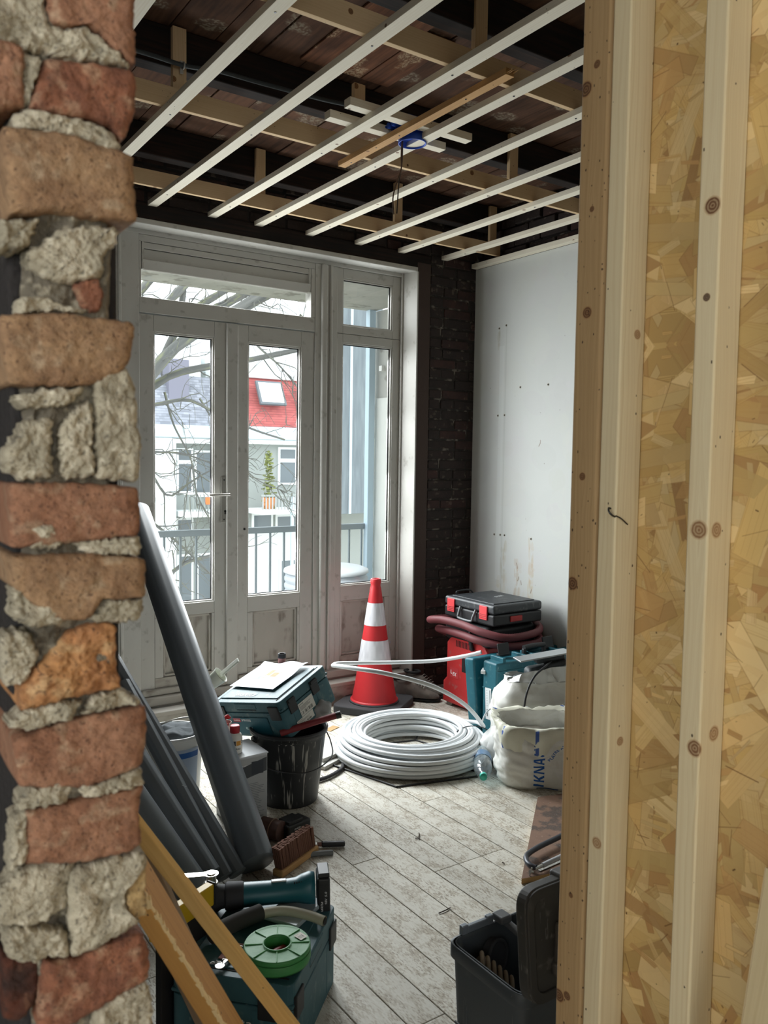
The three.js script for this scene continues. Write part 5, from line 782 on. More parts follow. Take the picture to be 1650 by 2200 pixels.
{ // coil of white pipe
  const o = thing('pipe_coil', 'big coil of white plastic pipe lying on the floor', 'pipe coil', [2.302, 0, -3.1]);
  const wp = M.whitePipe = std({ color: rgb(222, 226, 228), roughness: 0.38 });
  const pr = 0.0098; const slots = [];
  // rows by height: how many windings fit side by side
  const rows = [[0.212, 8], [0.222, 8], [0.213, 8], [0.224, 7], [0.215, 6], [0.226, 4]];
  rows.forEach(([r0, n], j) => { for (let i = 0; i < n; i++) slots.push([r0 + i * 0.0203 + RR(-0.003, 0.003) + (j > 3 ? 0.008 : 0), 0.022 + j * 0.0185]); });
  slots.forEach(([R, y], i) => { const pts = [], ph = rnd() * 6, wob = RR(0.002, 0.006), ty = RR(0.001, 0.005), cx = RR(-0.006, 0.006), cz = RR(-0.006, 0.006); for (let k = 0; k < 40; k++) { const a = k / 40 * 6.2832; const r = R + wob * Math.sin(a * 2 + ph) + 0.003 * Math.sin(a * 3 + ph * 2); pts.push(V(cx + Math.cos(a) * r, y + ty * Math.sin(a + ph), cz + Math.sin(a) * r)); } part(o, 'winding', tube(pts, pr, 72, 8, true), wp); });
  // loose end: rises in a wide loop and ends on the teal case
  const off = V(2.302, 0, -3.1), end = [[2.62, 0.075, -3.2], [2.665, 0.1, -3.05], [2.596, 0.13, -2.919], [2.433, 0.272, -2.861], [2.22, 0.397, -2.834], [2.023, 0.464, -2.914], [1.942, 0.468, -3.05], [1.94, 0.447, -3.2], [1.985, 0.422, -3.301], [2.088, 0.394, -3.411], [2.283, 0.361, -3.457], [2.498, 0.345, -3.42], [2.638, 0.355, -3.33], [2.72, 0.4, -3.19], [2.76, 0.425, -3.13]].map((p) => V(...p).sub(off));
  part(o, 'loose_end', tube(end, pr, 150, 10, false), wp); part(o, 'fitting', bx(-0.02, 0.02, -0.006, 0.012, -0.012, 0.012, 0.003), std({ color: rgb(200, 202, 200), roughness: 0.4 }), [0.47, 0.325, -0.02], [0, 0.6, 0.2]);
  for (const a of [0.62]) { const t = new THREE.TorusGeometry(0.088, 0.003, 6, 40); t.scale(1.08, 0.75, 1); part(o, 'strap', t, M.black, [Math.cos(a) * 0.297, 0.07, Math.sin(a) * 0.297], [0, -a, 0]); }
  const fr = thing('coil_frame', 'thin black wire frame under the white pipe coil', 'frame', [2.302, 0, -3.1]);
  const hexa = (r) => { const p = []; for (let i = 0; i < 6; i++) { const a = i / 6 * 6.2832 + 0.25; p.push([Math.cos(a) * r, 0.0035, Math.sin(a) * r]); } return p; };
  const h1 = hexa(0.43), h2 = hexa(0.17); const bars = []; const seg = (a, b, r = 0.0035) => tube([a, [(a[0] + b[0]) / 2, (a[1] + b[1]) / 2, (a[2] + b[2]) / 2], b], r, 2, 6);
  for (let i = 0; i < 6; i++) { part(fr, 'bar', seg(h1[i], h1[(i + 1) % 6], 0.0045), M.black); if (i % 2) part(fr, 'bar', seg(h2[i], h1[i], 0.004), M.black); part(fr, 'bar', seg(h2[i], h2[(i + 1) % 6]), M.black); }
}
{ // white offcuts beside the coil
  for (const [i, [x, y, z, r]] of [[1.955, 0, -3.36, 0.5], [1.90, 0, -3.2, 0.42], [1.93, 0.018, -3.24, 0.3]].entries()) solo('white_panel_offcut', ['white panel offcut behind the bucket, farthest from it', 'white panel offcut lowest in the pile beside the bucket', 'white panel offcut on top of the pile beside the bucket'][i], 'offcut', bx(-0.085, 0.085, 0, 0.017, -0.045, 0.045, 0.002), M.paint, [x, y, z], [0, r, 0], 'white offcuts');
  solo('black_strip', 'dark curved rubber strip between bucket and pipe coil', 'strip', tube([[1.70, 0.01, -3.02], [1.80, 0.01, -3.03], [1.9, 0.01, -3.08], [1.96, 0.01, -3.16]], 0.009, 20, 6), M.rubber);
  solo('cardboard_scrap', 'small torn cardboard scrap by the cone base', 'cardboard', bx(-0.04, 0.04, 0, 0.003, -0.02, 0.02, 0.001), std({ color: rgb(176, 146, 104), roughness: 0.9 }), [2.16, 0.0, -3.6], [0, 0.4, 0.02]); solo('cardboard_scrap', 'folded cardboard scrap standing between bucket and cone', 'cardboard', bx(-0.05, 0.05, 0, 0.035, -0.03, 0.03, 0.002), std({ color: rgb(168, 134, 90), roughness: 0.9 }), [2.12, 0.0, -3.74], [0, 0.3, 0]);
}
{ // long teal case standing on edge, its halves slightly open
  const o = thing('long_tool_case', 'large teal power tool case standing on edge with black catches', 'tool case', [2.768, 0, -3.02]);
  const L = 0.62, H = 0.385, body = [bx(0, L, 0, H, -0.105, 0, 0.012, 2)]; for (const x of [0.1, 0.3, 0.47]) body.push(bx(x, x + 0.1, 0.03, H - 0.06, -0.002, 0.006, 0.004)); body.push(bx(0, 0.024, 0.24, 0.25, -0.106, 0.004, 0.003), bx(0.003, L, H - 0.05, H - 0.04, 0, 0.005, 0.002));
  part(o, 'shell', boxUV(merge(body), 'y', 0.4, 0.4), M.teal);
  const lid = part(o, 'half_shell', boxUV(merge([bx(0, L, 0, H - 0.006, -0.075, 0, 0.012, 2)]), 'y', 0.4, 0.4, 0.4), M.teal, [-0.012, 0.004, -0.118], [-0.13, 0, 0]);
  for (const [x, w] of [[0.045, 0.02], [0.19, 0.02], [0.25, 0.02], [0.43, 0.02]]) part(o, 'top_rib', bx(x, x + w, H - 0.004, H + 0.022, -0.1, -0.003, 0.004), M.teal);
  for (const x of [0.12, 0.44]) part(o, 'catch', merge([rbox(0.075, 0.06, 0.009, 0.003).rotateX(-0.25).translate(0, 0.028, 0), rbox(0.07, 0.012, 0.03, 0.003)]), M.black, [x, H + 0.018, -0.085]);
  part(o, 'handle', merge([capsuleTube([[0.235, H + 0.045, -0.055], [0.3, H + 0.048, -0.055], [0.385, H + 0.045, -0.055]], 0.013, 12, 14), bx(0.228, 0.248, H, H + 0.04, -0.065, -0.045, 0.004), bx(0.372, 0.392, H, H + 0.04, -0.065, -0.045, 0.004)]), M.black);
  decal(o, 'sticker', 0.045, 0.16, textTex(96, 320, [], '#dfe3e3', (x) => { x.fillStyle = '#1d2a33'; x.fillRect(70, 20, 10, 280); x.fillStyle = '#333'; for (let i = 0; i < 7; i++) x.fillRect(24, 24 + i * 26, 8, 6); x.fillRect(20, 220, 14, 70); }), [-0.0015, 0.17, -0.055], [0, -Math.PI / 2, 0.06]);
  decal(o, 'lettering', 0.2, 0.05, tMakitaW, [0.38, 0.2, 0.0072], [0, 0, 0], { alpha: true });
}
{ // vacuum with hose, black case on top
  const o = thing('dust_extractor', 'red and black construction vacuum in the brick corner', 'vacuum', [2.93, 0, -3.28]);
  // local: +x into the wall, -z towards the doors
  const red = M.vacred; const side = new THREE.Shape(); [[0, 0.03], [0.36, 0.03], [0.36, 0.13], [0.33, 0.16], [0.33, 0.36], [0.28, 0.415], [0.06, 0.415], [0.01, 0.36], [0.0, 0.28], [0.03, 0.16], [-0.02, 0.13], [-0.02, 0.06]].forEach(([z, y], i) => (i ? side.lineTo(z, y) : side.moveTo(z, y)));
  const g = extrude(side, 0.33, 0.014, 4); g.rotateY(Math.PI / 2); g.translate(0.016, 0, 0); part(o, 'body', boxUV(g, 'y', 0.5, 0.5), red);
  part(o, 'motor_head', merge([bx(0.0, 0.37, 0.38, 0.5, -0.37, 0.0, 0.03, 3)]), M.black); part(o, 'latch_strap', merge([tube([[-0.012, 0.5, -0.11], [-0.022, 0.46, -0.11], [-0.02, 0.41, -0.11], [-0.005, 0.36, -0.11]], 0.012, 16, 8)]), M.black);
  for (let i = 0; i < 11; i++) part(o, 'vent_slot', rbox(0.002, 0.035, 0.005, 0.0006), M.blackmatte, [0.001, 0.372 - 0.000 * i, -0.13 - i * 0.0125], [0, 0, 0]);
  part(o, 'intake_panel', rbox(0.004, 0.08, 0.07, 0.002), M.black, [0.002, 0.26, -0.17]);
  decal(o, 'brand_badge', 0.075, 0.06, textTex(160, 128, [{ t: 'L', x: 8, y: 84, s: 64, c: '#fff' }, { t: 'EX', x: 44, y: 100, s: 60, skew: -0.2, c: '#f2f2f2' }], '#c43a3e'), [0.001, 0.2, -0.27], [0, -Math.PI / 2, 0]);
  for (const z of [-0.32, -0.03]) { const c = part(o, 'caster', merge([cyl(0.028, 0.028, 0.02, 20).rotateZ(Math.PI / 2), bx(-0.014, 0.014, 0.0, 0.045, -0.018, 0.018, 0.004)]), std({ color: rgb(120, 114, 104), roughness: 0.6 }), [0.02, 0.028, z]); }
  // hose wound round the head
  const off = V(2.93, 0, -3.28), hose = [[3.3, 0.49, -3.62], [3.345, 0.485, -3.5], [3.345, 0.482, -3.36], [3.28, 0.476, -3.24], [3.17, 0.468, -3.175], [2.997, 0.46, -3.19], [2.905, 0.482, -3.3], [2.885, 0.5, -3.43], [2.87, 0.503, -3.58], [2.9, 0.475, -3.74], [3.05, 0.455, -3.82], [3.25, 0.445, -3.8], [3.345, 0.435, -3.6], [3.345, 0.425, -3.35], [3.22, 0.412, -3.19], [3.01, 0.415, -3.185], [2.905, 0.432, -3.3], [2.89, 0.444, -3.45], [2.91, 0.437, -3.62], [2.98, 0.41, -3.76], [3.1, 0.36, -3.8]].map((q) => V(...q).sub(off));
  const hg = tube(hose, 0.021, 420, 12); const hp = hg.attributes.position, hn = hg.attributes.normal; for (let i = 0; i < hp.count; i++) { const k = Math.floor(i / 13) % 2 ? 0.0007 : -0.0007; hp.setXYZ(i, hp.getX(i) + hn.getX(i) * k, hp.getY(i) + hn.getY(i) * k, hp.getZ(i) + hn.getZ(i) * k); } hg.computeVertexNormals(); part(o, 'hose', hg, std({ color: rgb(112, 54, 58), roughness: 0.6 }));
  const c = thing('black_tool_case', 'black tool case with red latches on top of the vacuum', 'tool case', [3.12, 0.512, -3.45]);
  const w = 0.36, d = 0.42, h = 0.115; part(c, 'body', boxUV(merge([bx(-w / 2, w / 2, 0, h * 0.55, -d / 2, d / 2, 0.012, 2), bx(-0.1, 0.1, -0.012, 0.01, -0.12, 0.12, 0.004)]), 'y', 0.4, 0.4), M.black);
  part(c, 'lid', boxUV(merge([bx(-w / 2, w / 2, h * 0.57, h, -d / 2, d / 2, 0.014, 2), bx(-w * 0.42, w * 0.42, h - 0.002, h + 0.005, -d * 0.42, d * 0.42, 0.004)]), 'y', 0.4, 0.4), std({ map: tScuff([60, 64, 68], [48, 51, 55], 521), roughness: 0.42 }));
  const lr = M.latchRed = std({ color: rgb(222, 70, 74), roughness: 0.45 }); for (const z of [-0.145, 0.13]) { const l = part(c, 'latch', rbox(0.008, 0.075, 0.062, 0.003), lr, [-w / 2 - 0.004, 0.068, z]); for (let i = 0; i < 3; i++) part(l, 'latch_rib', rbox(0.002, 0.003, 0.05, 0.0008), M.redDark, [-0.0045, -0.008 - i * 0.009, 0]); }
  part(c, 'latch', rbox(0.085, 0.03, 0.008, 0.002), std({ color: rgb(180, 48, 48), roughness: 0.5 }), [-0.02, 0.035, d / 2 + 0.003]);
  part(c, 'carry_handle', tube([[-w / 2 - 0.002, 0.072, -0.065], [-w / 2 - 0.02, 0.03, -0.06], [-w / 2 - 0.024, 0.012, -0.05], [-w / 2 - 0.024, 0.01, 0.05], [-w / 2 - 0.02, 0.03, 0.06], [-w / 2 - 0.002, 0.072, 0.065]], 0.007, 40, 8), std({ color: rgb(110, 114, 116), roughness: 0.4 }));
  part(c, 'top_handle', tube([[-0.12, h, -0.17], [-0.12, h + 0.022, -0.17], [-0.03, h + 0.024, -0.17], [0.0, h, -0.17]], 0.005, 24, 8), M.black);
  decal(c, 'lettering', 0.11, 0.045, textTex(320, 128, [{ t: 'FLEX', x: 20, y: 100, s: 100, skew: -0.15, c: '#c9cdce' }]), [0.05, h + 0.0057, 0.0], [-Math.PI / 2, 0, 0.3], { alpha: true });
}
{ // dusty shoe beside the vacuum
  const o = thing('work_shoe', 'dusty grey work shoe beside the red vacuum', 'shoe', [2.83, 0, -3.79], -0.75);
  const ring = (x, w, h0, h1, n = 18) => { const a = []; for (let k = 0; k < n; k++) { const t = k / n * 6.2832, c = Math.cos(t), s = Math.sin(t); a.push([x, s > 0 ? h0 + (h1 - h0) * Math.pow(s, 0.8) : h0 + s * 0.004, c * w]); } return a; };
  const mt = std({ map: dataTex(128, 128, (u, v) => { const n = fbm2(u * 10, v * 10, 4, 711, 10, 10); return mix3([120, 112, 102], [76, 72, 68], n); }), roughness: 0.95 });
  part(o, 'upper', loft([ring(-0.13, 0.03, 0.024, 0.07), ring(-0.12, 0.038, 0.024, 0.12), ring(-0.06, 0.04, 0.024, 0.13), ring(-0.02, 0.04, 0.024, 0.115), ring(0.03, 0.042, 0.024, 0.085), ring(0.09, 0.046, 0.024, 0.06), ring(0.13, 0.04, 0.024, 0.045), ring(0.148, 0.02, 0.024, 0.03)]), mt);
  part(o, 'collar', new THREE.TorusGeometry(0.034, 0.008, 8, 24).rotateX(Math.PI / 2).scale(1.35, 1, 0.95).translate(-0.075, 0.128, 0), M.blackmatte);
  const sole = (x, w) => { const a = []; for (let k = 0; k < 12; k++) { const t = k / 12 * 6.2832; a.push([x, 0.012 + Math.sin(t) * 0.012, Math.cos(t) * w]); } return a; }; part(o, 'sole', loft([sole(-0.138, 0.03), sole(-0.1, 0.042), sole(0.0, 0.04), sole(0.09, 0.05), sole(0.14, 0.04), sole(0.155, 0.02)]), M.blackmatte);
  for (let i = 0; i < 5; i++) part(o, 'lace', tube([[0.0 + i * 0.014, 0.112 - i * 0.009, -0.024], [0.004 + i * 0.014, 0.12 - i * 0.0095, 0], [0.0 + i * 0.014, 0.112 - i * 0.009, 0.024]], 0.0022, 8, 5), std({ color: rgb(140, 134, 124), roughness: 0.9 }));
  const o2 = o.clone(); o2.name = numbered('work_shoe'); o2.position.set(2.95, 0, -3.86); o2.rotation.y = -1.1; scene.add(o2); tag(o2, 'second dark work shoe in the corner behind the first shoe', 'shoe');
}
// ---- plaster bags
function bagGeo(w, d, h, seed, top = 1) {
  const n = 72, m = 40, rings = [];
  for (let i = 0; i <= m; i++) { const t = i / m, ring = []; for (let k = 0; k < n; k++) { const a = k / n * 6.2832, ca = Math.cos(a), sa = Math.sin(a), q = Math.pow(Math.pow(Math.abs(ca), 4) + Math.pow(Math.abs(sa), 4), -0.25); const bulge = 1 + 0.07 * Math.sin(Math.min(1, t * 1.1) * 3.14) - 0.1 * smooth(0.06, 0, t); const pinch = 1 - (1 - top) * smooth(0.72, 1, t); let x = ca * q * w / 2 * bulge * pinch, z = sa * q * d / 2 * bulge * pinch; const nn = (fbm3(x * 14 + seed, t * 5, z * 14, 3, seed) - 0.5) * 0.05 + (fbm3(x * 40, t * 12 + seed, z * 40, 2, seed + 3) - 0.5) * 0.014; const l = Math.hypot(x, z) || 1; x += x / l * nn; z += z / l * nn; ring.push([x, t * h + (fbm2(k * 0.2, t * 3, 2, seed + 7) - 0.5) * 0.02 * t, z]); } rings.push(ring); }
  return rings;
}
{
  const paper = std({ map: dataTex(256, 256, (u, v) => { const n = fbm2(u * 8, v * 8, 4, 721, 8, 8), d = fbm2(u * 20, v * 20, 3, 723, 20, 20); return mix3(mix3([222, 222, 216], [200, 199, 192], n), [176, 168, 152], smooth(0.6, 0.8, d) * 0.4); }), roughness: 0.7 });
  const bagTex = (w, h, paint) => canvasTex(w, h, (x) => { x.fillStyle = '#dcdcd6'; x.fillRect(0, 0, w, h); for (let i = 0; i < 500; i++) { x.fillStyle = `rgba(${rnd() < 0.5 ? '196,192,180' : '232,232,228'},${RR(0.05, 0.25)})`; x.beginPath(); x.ellipse(rnd() * w, rnd() * h, RR(4, 60), RR(3, 30), RR(0, 3), 0, 7); x.fill(); } paint(x, w, h); });
  const o = thing('plaster_bag', 'open white plaster bag with blue lettering and a crumpled top', 'bag', [2.59, 0, -2.535], -0.62);
  const rings = bagGeo(0.36, 0.26, 0.27, 5), g = loft(rings, false);
  const bt = bagTex(2048, 512, (x, w, h) => { x.save(); x.translate(w * 0.272, h * 0.94); x.scale(-1, 1); x.rotate(-Math.PI / 2); x.transform(1, 0, -0.15, 1, 0, 0); x.fillStyle = '#1f58a6'; x.font = 'bold 104px sans-serif'; x.fillText('KNAUF', 36, 40); x.fillRect(0, -38, 18, 78); x.restore(); x.save(); x.translate(w * 0.2, h * 0.34); x.scale(-1, 1); x.rotate(-0.9); x.fillStyle = '#2d5da8'; x.font = 'bold 34px sans-serif'; x.fillText('PLATRE AVION', -120, 0); x.restore(); x.fillStyle = '#274f8c'; x.fillRect(w * 0.2, h * 0.975, w * 0.08, 12); });
  bt.wrapS = THREE.RepeatWrapping; part(o, 'bag', g, std({ map: bt, roughness: 0.68, side: THREE.DoubleSide }));
  part(o, 'contents', displace(new THREE.CircleGeometry(0.15, 40).rotateX(-Math.PI / 2).scale(1.05, 1, 0.78), (v) => { v.y = 0.2 + (fbm2(v.x * 30, v.z * 30, 3, 3) - 0.5) * 0.03; }), std({ color: rgb(214, 212, 204), roughness: 0.95 }));
  const top = rings[rings.length - 1], fold = [0, 0.12, 0.25, 0.4, 0.55, 0.7, 0.85, 1].map((t) => top.map(([x, y, z], k) => { const a = k / top.length * 6.2832, l = Math.hypot(x, z), out = Math.sin(t * 3.14) * 0.022 + t * 0.014, dr = 0.02 * Math.sin(t * 2.2) - t * t * (0.045 + 0.1 * Math.max(0, Math.sin(a - 0.2)) + 0.03 * Math.sin(a * 3 + 1)), wr = (fbm2(k * 1.1, t * 2.5, 3, 33) - 0.5) * 0.045 * (0.25 + t); return [x * (1 + (out + wr) / l), y + dr + wr * 0.8, z * (1 + (out + wr) / l)]; }));
  part(o, 'folded_top', loft(fold, false), std({ map: dataTex(512, 128, (u, v) => { const n = fbm2(u * 30, v * 4, 4, 731, 30, 4), st = Math.abs(((u * 9) % 1) - 0.5) < 0.05 && v > 0.25 ? 1 : 0; let c = mix3([232, 231, 214], [210, 210, 192], n); return mix3(c, [52, 84, 160], st * smooth(0.45, 0.6, fbm2(u * 40, v * 9, 2, 733))); }), roughness: 0.62, side: THREE.DoubleSide }));
  const o2 = thing('white_sack', 'white plastic sack behind the plaster bag holding a black tool', 'sack', [2.86, 0, -2.79], -0.5);
  const r2 = bagGeo(0.46, 0.28, 0.36, 41, 0.78), st = bagTex(1024, 512, (x, w, h) => { x.strokeStyle = '#222'; x.lineWidth = 5; x.save(); x.translate(w * 0.36, h * 0.52); x.beginPath(); x.moveTo(0, -20); x.lineTo(16, 0); x.lineTo(0, 20); x.lineTo(-16, 0); x.closePath(); x.stroke(); x.fillStyle = '#2f5ea6'; x.fillRect(24, 6, 40, 16); x.restore(); }); st.wrapS = THREE.RepeatWrapping;
  const pl = std({ color: rgb(216, 218, 216), roughness: 0.45, side: THREE.DoubleSide }); part(o2, 'sack', loft(r2, false), std({ map: st, roughness: 0.45, side: THREE.DoubleSide }));
  const t2 = r2[r2.length - 1], f2 = [0, 0.3, 0.6, 1].map((t) => t2.map(([x, y, z], k) => { const a = k / t2.length * 6.2832, wr = (fbm2(k * 0.5, t * 2, 3, 53) - 0.5) * 0.04; const up = 0.07 * Math.max(0, Math.sin(a + 0.2)) * t - 0.04 * t * Math.max(0, Math.sin(a + 3)); return [x * (1 - t * 0.15) + wr, y + up + wr * 0.6, z * (1 - t * 0.1) + wr]; })); part(o2, 'mouth', loft(f2, false), pl);
  const tl = thing('jigsaw', 'dark power tool resting in the white sack', 'power tool', [2.87, 0.385, -2.79], -0.35); tl.rotation.z = 0.12;
  part(tl, 'body', merge([rbox(0.2, 0.075, 0.08, 0.025, 3), rbox(0.09, 0.05, 0.07, 0.02, 2).translate(-0.12, -0.02, 0), rbox(0.15, 0.03, 0.05, 0.012, 2).translate(0.03, 0.062, 0)]), std({ color: rgb(64, 70, 72), roughness: 0.5 }));
  part(tl, 'base_plate', bx(-0.14, 0.13, 0.078, 0.086, -0.045, 0.045, 0.003), std({ color: rgb(184, 188, 190), metalness: 0.8, roughness: 0.35 })); part(tl, 'grip', rbox(0.12, 0.022, 0.05, 0.01, 2), M.black, [0.05, 0.04, 0.03]);
  const cord = thing('power_lead', 'black power lead hanging over the white sack', 'cable'); part(cord, 'cable', tube([[2.88, 0.44, -2.76], [2.8, 0.435, -2.72], [2.72, 0.4, -2.71], [2.665, 0.336, -2.7], [2.635, 0.24, -2.695], [2.6, 0.15, -2.71], [2.55, 0.1, -2.72]], 0.005, 50, 8), M.black); part(cord, 'plug', merge([rbox(0.035, 0.022, 0.022, 0.006, 2), cyl(0.009, 0.006, 0.03, 10).rotateZ(Math.PI / 2).translate(0.03, 0, 0)]), M.black, [2.53, 0.09, -2.715], [0, 0.4, 0.3]);
  solo('thin_lead', 'thin grey lead running from the coil across the teal case', 'cable', tube([[2.565, 0.15, -2.9], [2.621, 0.206, -2.909], [2.7, 0.232, -2.87], [2.74, 0.2, -2.83], [2.68, 0.12, -2.75], [2.66, 0.05, -2.74]], 0.0038, 40, 8), std({ color: rgb(176, 182, 186), roughness: 0.5 }));
  // small crumpled sack and PET bottle
  const cs = new THREE.SphereGeometry(0.1, 36, 24); displace(cs, (v) => { const n = fbm3(v.x * 22, v.y * 22, v.z * 22, 3, 9); v.multiplyScalar(0.72 + n * 0.6); v.y *= 0.85; }); solo('crumpled_bag', 'crumpled pale plastic bag between the pipe coil and sacks', 'bag', cs, pl, [2.6, 0.07, -2.78]);
  const pb = thing('water_bottle', 'clear plastic water bottle with turquoise cap lying by the bag', 'bottle', [2.325, 0.042, -2.605]); basis(pb, [0.64, 0.03, -0.77], [0, 1, 0]);
  const pet = phys({ color: rgb(225, 235, 238), roughness: 0.08, transmission: 0.85, thickness: 0 }); part(pb, 'bottle', lathe([[0.0, 0.27], [0.024, 0.272], [0.038, 0.265], [0.041, 0.25], [0.0385, 0.235], [0.041, 0.22], [0.041, 0.16], [0.039, 0.15], [0.041, 0.14], [0.041, 0.09], [0.036, 0.06], [0.022, 0.03], [0.0135, 0.018], [0.0135, 0.004]], 40).rotateZ(-Math.PI / 2), pet); part(pb, 'cap', lathe([[0, -0.006], [0.0155, -0.006], [0.016, 0.012], [0.0, 0.012]], 28).rotateZ(-Math.PI / 2), std({ color: rgb(66, 190, 170), roughness: 0.4 })); part(pb, 'label', new THREE.CylinderGeometry(0.0415, 0.0415, 0.055, 36, 1, true).rotateZ(-Math.PI / 2).translate(0.18, 0, 0), phys({ map: textTex(256, 64, [{ t: 'WATER', x: 60, y: 44, s: 34, c: '#c8d6e8' }], '#6f93b8'), roughness: 0.3, transmission: 0.4, thickness: 0, side: THREE.DoubleSide }));
}
{ // brown board with a hacksaw
  const bd = thing('hardboard_sheet', 'brown dirty board lying on the floor under the hacksaw', 'board');
  const sh = new THREE.Shape([[1.885, 1.913], [2.409, 2.363], [2.85, 2.25], [2.33, 1.80]].map(([x, y]) => new THREE.Vector2(x, y))); const g = extrude(sh, 0.018, 0); g.rotateX(-Math.PI / 2); g.translate(0, 0.001, 0);
  part(bd, 'sheet', g, [std({ map: dataTex(320, 320, (u, v) => { const n = fbm2(u * 6, v * 6, 5, 741, 6, 6), d = fbm2(u * 9, v * 9, 5, 743, 9, 9), f = noise2(u * 120, v * 120, 745, 120, 120); let c = mix3([142, 112, 92], [112, 86, 72], n); c = mix3(c, [64, 58, 54], smooth(0.52, 0.66, d) * (0.4 + 0.5 * f)); return mix3(c, [186, 172, 158], smooth(0.86, 0.95, f) * 0.4); }), roughness: 0.85 }), std({ color: rgb(186, 150, 100), roughness: 0.85 })]); bd.children[0].material[0].map.repeat.set(2, 2);
  const hs = thing('hacksaw', 'hacksaw with dark frame and pale handle on the brown board', 'saw', [0, 0.03, 0]); part(hs, 'frame', tube([[2.3, 0.012, -2.05], [2.189, 0.012, -2.027], [2.06, 0.012, -2.01], [1.985, 0.012, -1.99], [1.955, 0.011, -1.962], [1.945, 0.01, -1.935], [1.952, 0.008, -1.913]], 0.0095, 60, 8), std({ color: rgb(66, 68, 74), roughness: 0.4, metalness: 0.4 })); part(hs, 'blade_holder', capsuleTube([[1.945, 0.006, -1.913], [1.985, 0.006, -1.916]], 0.006, 6, 10), M.steel); part(hs, 'handle', capsuleTube([[1.985, 0.006, -1.916], [2.03, 0.008, -1.918], [2.2, 0.01, -1.93]], 0.0085, 16, 12), std({ color: rgb(176, 178, 182), roughness: 0.4 })); part(hs, 'wing_nut', merge([cyl(0.006, 0.006, 0.012, 10), bx(-0.014, 0.014, 0, 0.005, -0.002, 0.002, 0.001)]), M.steel, [1.928, 0.002, -1.912], [0, 0, 1.2]); part(hs, 'blade', bx(-0.13, 0.13, 0, 0.0012, -0.006, 0.006, 0.0003), M.steel, [2.1, -0.009, -1.925], [0, 0.05, 0]);
}
{ // open tool box
  const o = thing('open_toolbox', 'open dark grey toolbox at the end of the partition', 'toolbox', [1.385, 0, -1.335]);
  const w = 0.36, d = 0.25, h = 0.262, dm = std({ map: tScuff([74, 80, 84], [58, 63, 67], 751), roughness: 0.55 });
  const outer = (k) => rrect(w * k, d * k, 0.035), side = (k0, k1, y0, y1, t) => { const a = outer(k0).getPoints(8), b = outer(k1).getPoints(8); const R = (p, y) => p.map((q) => [q.x, y, q.y]); const ia = outer(k0 - t).getPoints(8), ib = outer(k1 - t).getPoints(8); return loft([R(ia, y0), R(a, y0), R(b, y1), R(ib, y1), R(ia, y0)], false); };
  part(o, 'tub', merge([side(0.93, 1.0, 0.003, h, 0.035), extrude(rrect(w * 0.92, d * 0.92, 0.03), 0.006).rotateX(-Math.PI / 2)]), dm);
  part(o, 'rim', side(1.035, 1.035, h - 0.03, h, 0.05), dm);
  for (let i = 0; i < 2; i++) part(o, 'corner_rib', bx(-w * 0.485, -w * 0.47, 0.02, h - 0.03, -d * 0.3 + i * d * 0.55, -d * 0.3 + i * d * 0.55 + 0.014, 0.003), dm);
  for (let i = 0; i < 5; i++) part(o, 'foot_rib', bx(-w * 0.487, -w * 0.472, 0.02 + i * 0.012, 0.026 + i * 0.012, -d * 0.42, -d * 0.3, 0.002), dm);
  part(o, 'latch', merge([rbox(0.075, 0.02, 0.012, 0.003), rbox(0.02, 0.03, 0.014, 0.003).translate(-0.04, 0, 0), rbox(0.02, 0.03, 0.014, 0.003).translate(0.04, 0, 0)]), std({ color: rgb(150, 158, 166), roughness: 0.35, metalness: 0.5 }), [-0.09, h + 0.006, -d / 2 - 0.004]);
  part(o, 'hinge_arm', merge([rbox(0.035, 0.02, 0.04, 0.006).translate(0, 0.012, 0), rbox(0.02, 0.012, 0.16, 0.004).rotateX(0.12).translate(0.012, -0.012, 0.08)]), std({ color: rgb(92, 94, 96), roughness: 0.5 }), [-0.02, h, -d / 2 + 0.01]);
  // lid standing up on the near long side
  const lid = new THREE.Group(); lid.name = 'lid'; o.add(lid); lid.position.set(0, h - 0.005, d / 2 + 0.004); lid.rotation.x = -0.1; const dk = std({ map: tScuff([62, 60, 56], [48, 47, 45], 755), roughness: 0.6 });
  const ls = rrect(w * 1.03, 0.235, 0.04, 0, 0.1175), lg = extrude(ls, 0.022, 0.004, 8); part(lid, 'lid_shell', boxUV(lg, 'y', 0.4, 0.4), dk); part(lid, 'lid_border', (() => { const s = rrect(w * 1.03, 0.235, 0.04, 0, 0.1175); s.holes.push(new THREE.Path(rrect(w * 0.95, 0.2, 0.03, 0, 0.1175).getPoints(8))); return extrude(s, 0.006, 0.002, 8).translate(0, 0, 0.024); })(), dk);
  part(lid, 'handle_recess', (() => { const s = rrect(w * 0.62, 0.12, 0.03, 0.02, 0.13); s.holes.push(new THREE.Path(rrect(w * 0.55, 0.1, 0.024, 0.02, 0.13).getPoints(8))); return extrude(s, 0.004, 0.002, 8).translate(0, 0, 0.026); })(), dk); part(lid, 'folding_handle', merge([rbox(0.026, 0.1, 0.016, 0.007, 2).rotateZ(-0.1).translate(-0.1, 0.105, 0.034), rbox(0.18, 0.022, 0.016, 0.007, 2).translate(-0.005, 0.165, 0.034), rbox(0.03, 0.03, 0.018, 0.008, 2).translate(-0.108, 0.06, 0.034)]), std({ color: rgb(66, 62, 56), roughness: 0.55 }));
  for (let i = 0; i < 4; i++) part(lid, 'vent_slot', rbox(0.006, 0.026, 0.002, 0.001), M.blackmatte, [-0.03 + i * 0.013, 0.075, 0.0275]); part(lid, 'catch', rbox(0.04, 0.02, 0.04, 0.007, 2), std({ color: rgb(80, 80, 80), roughness: 0.5 }), [-0.06, 0.238, 0.008]);
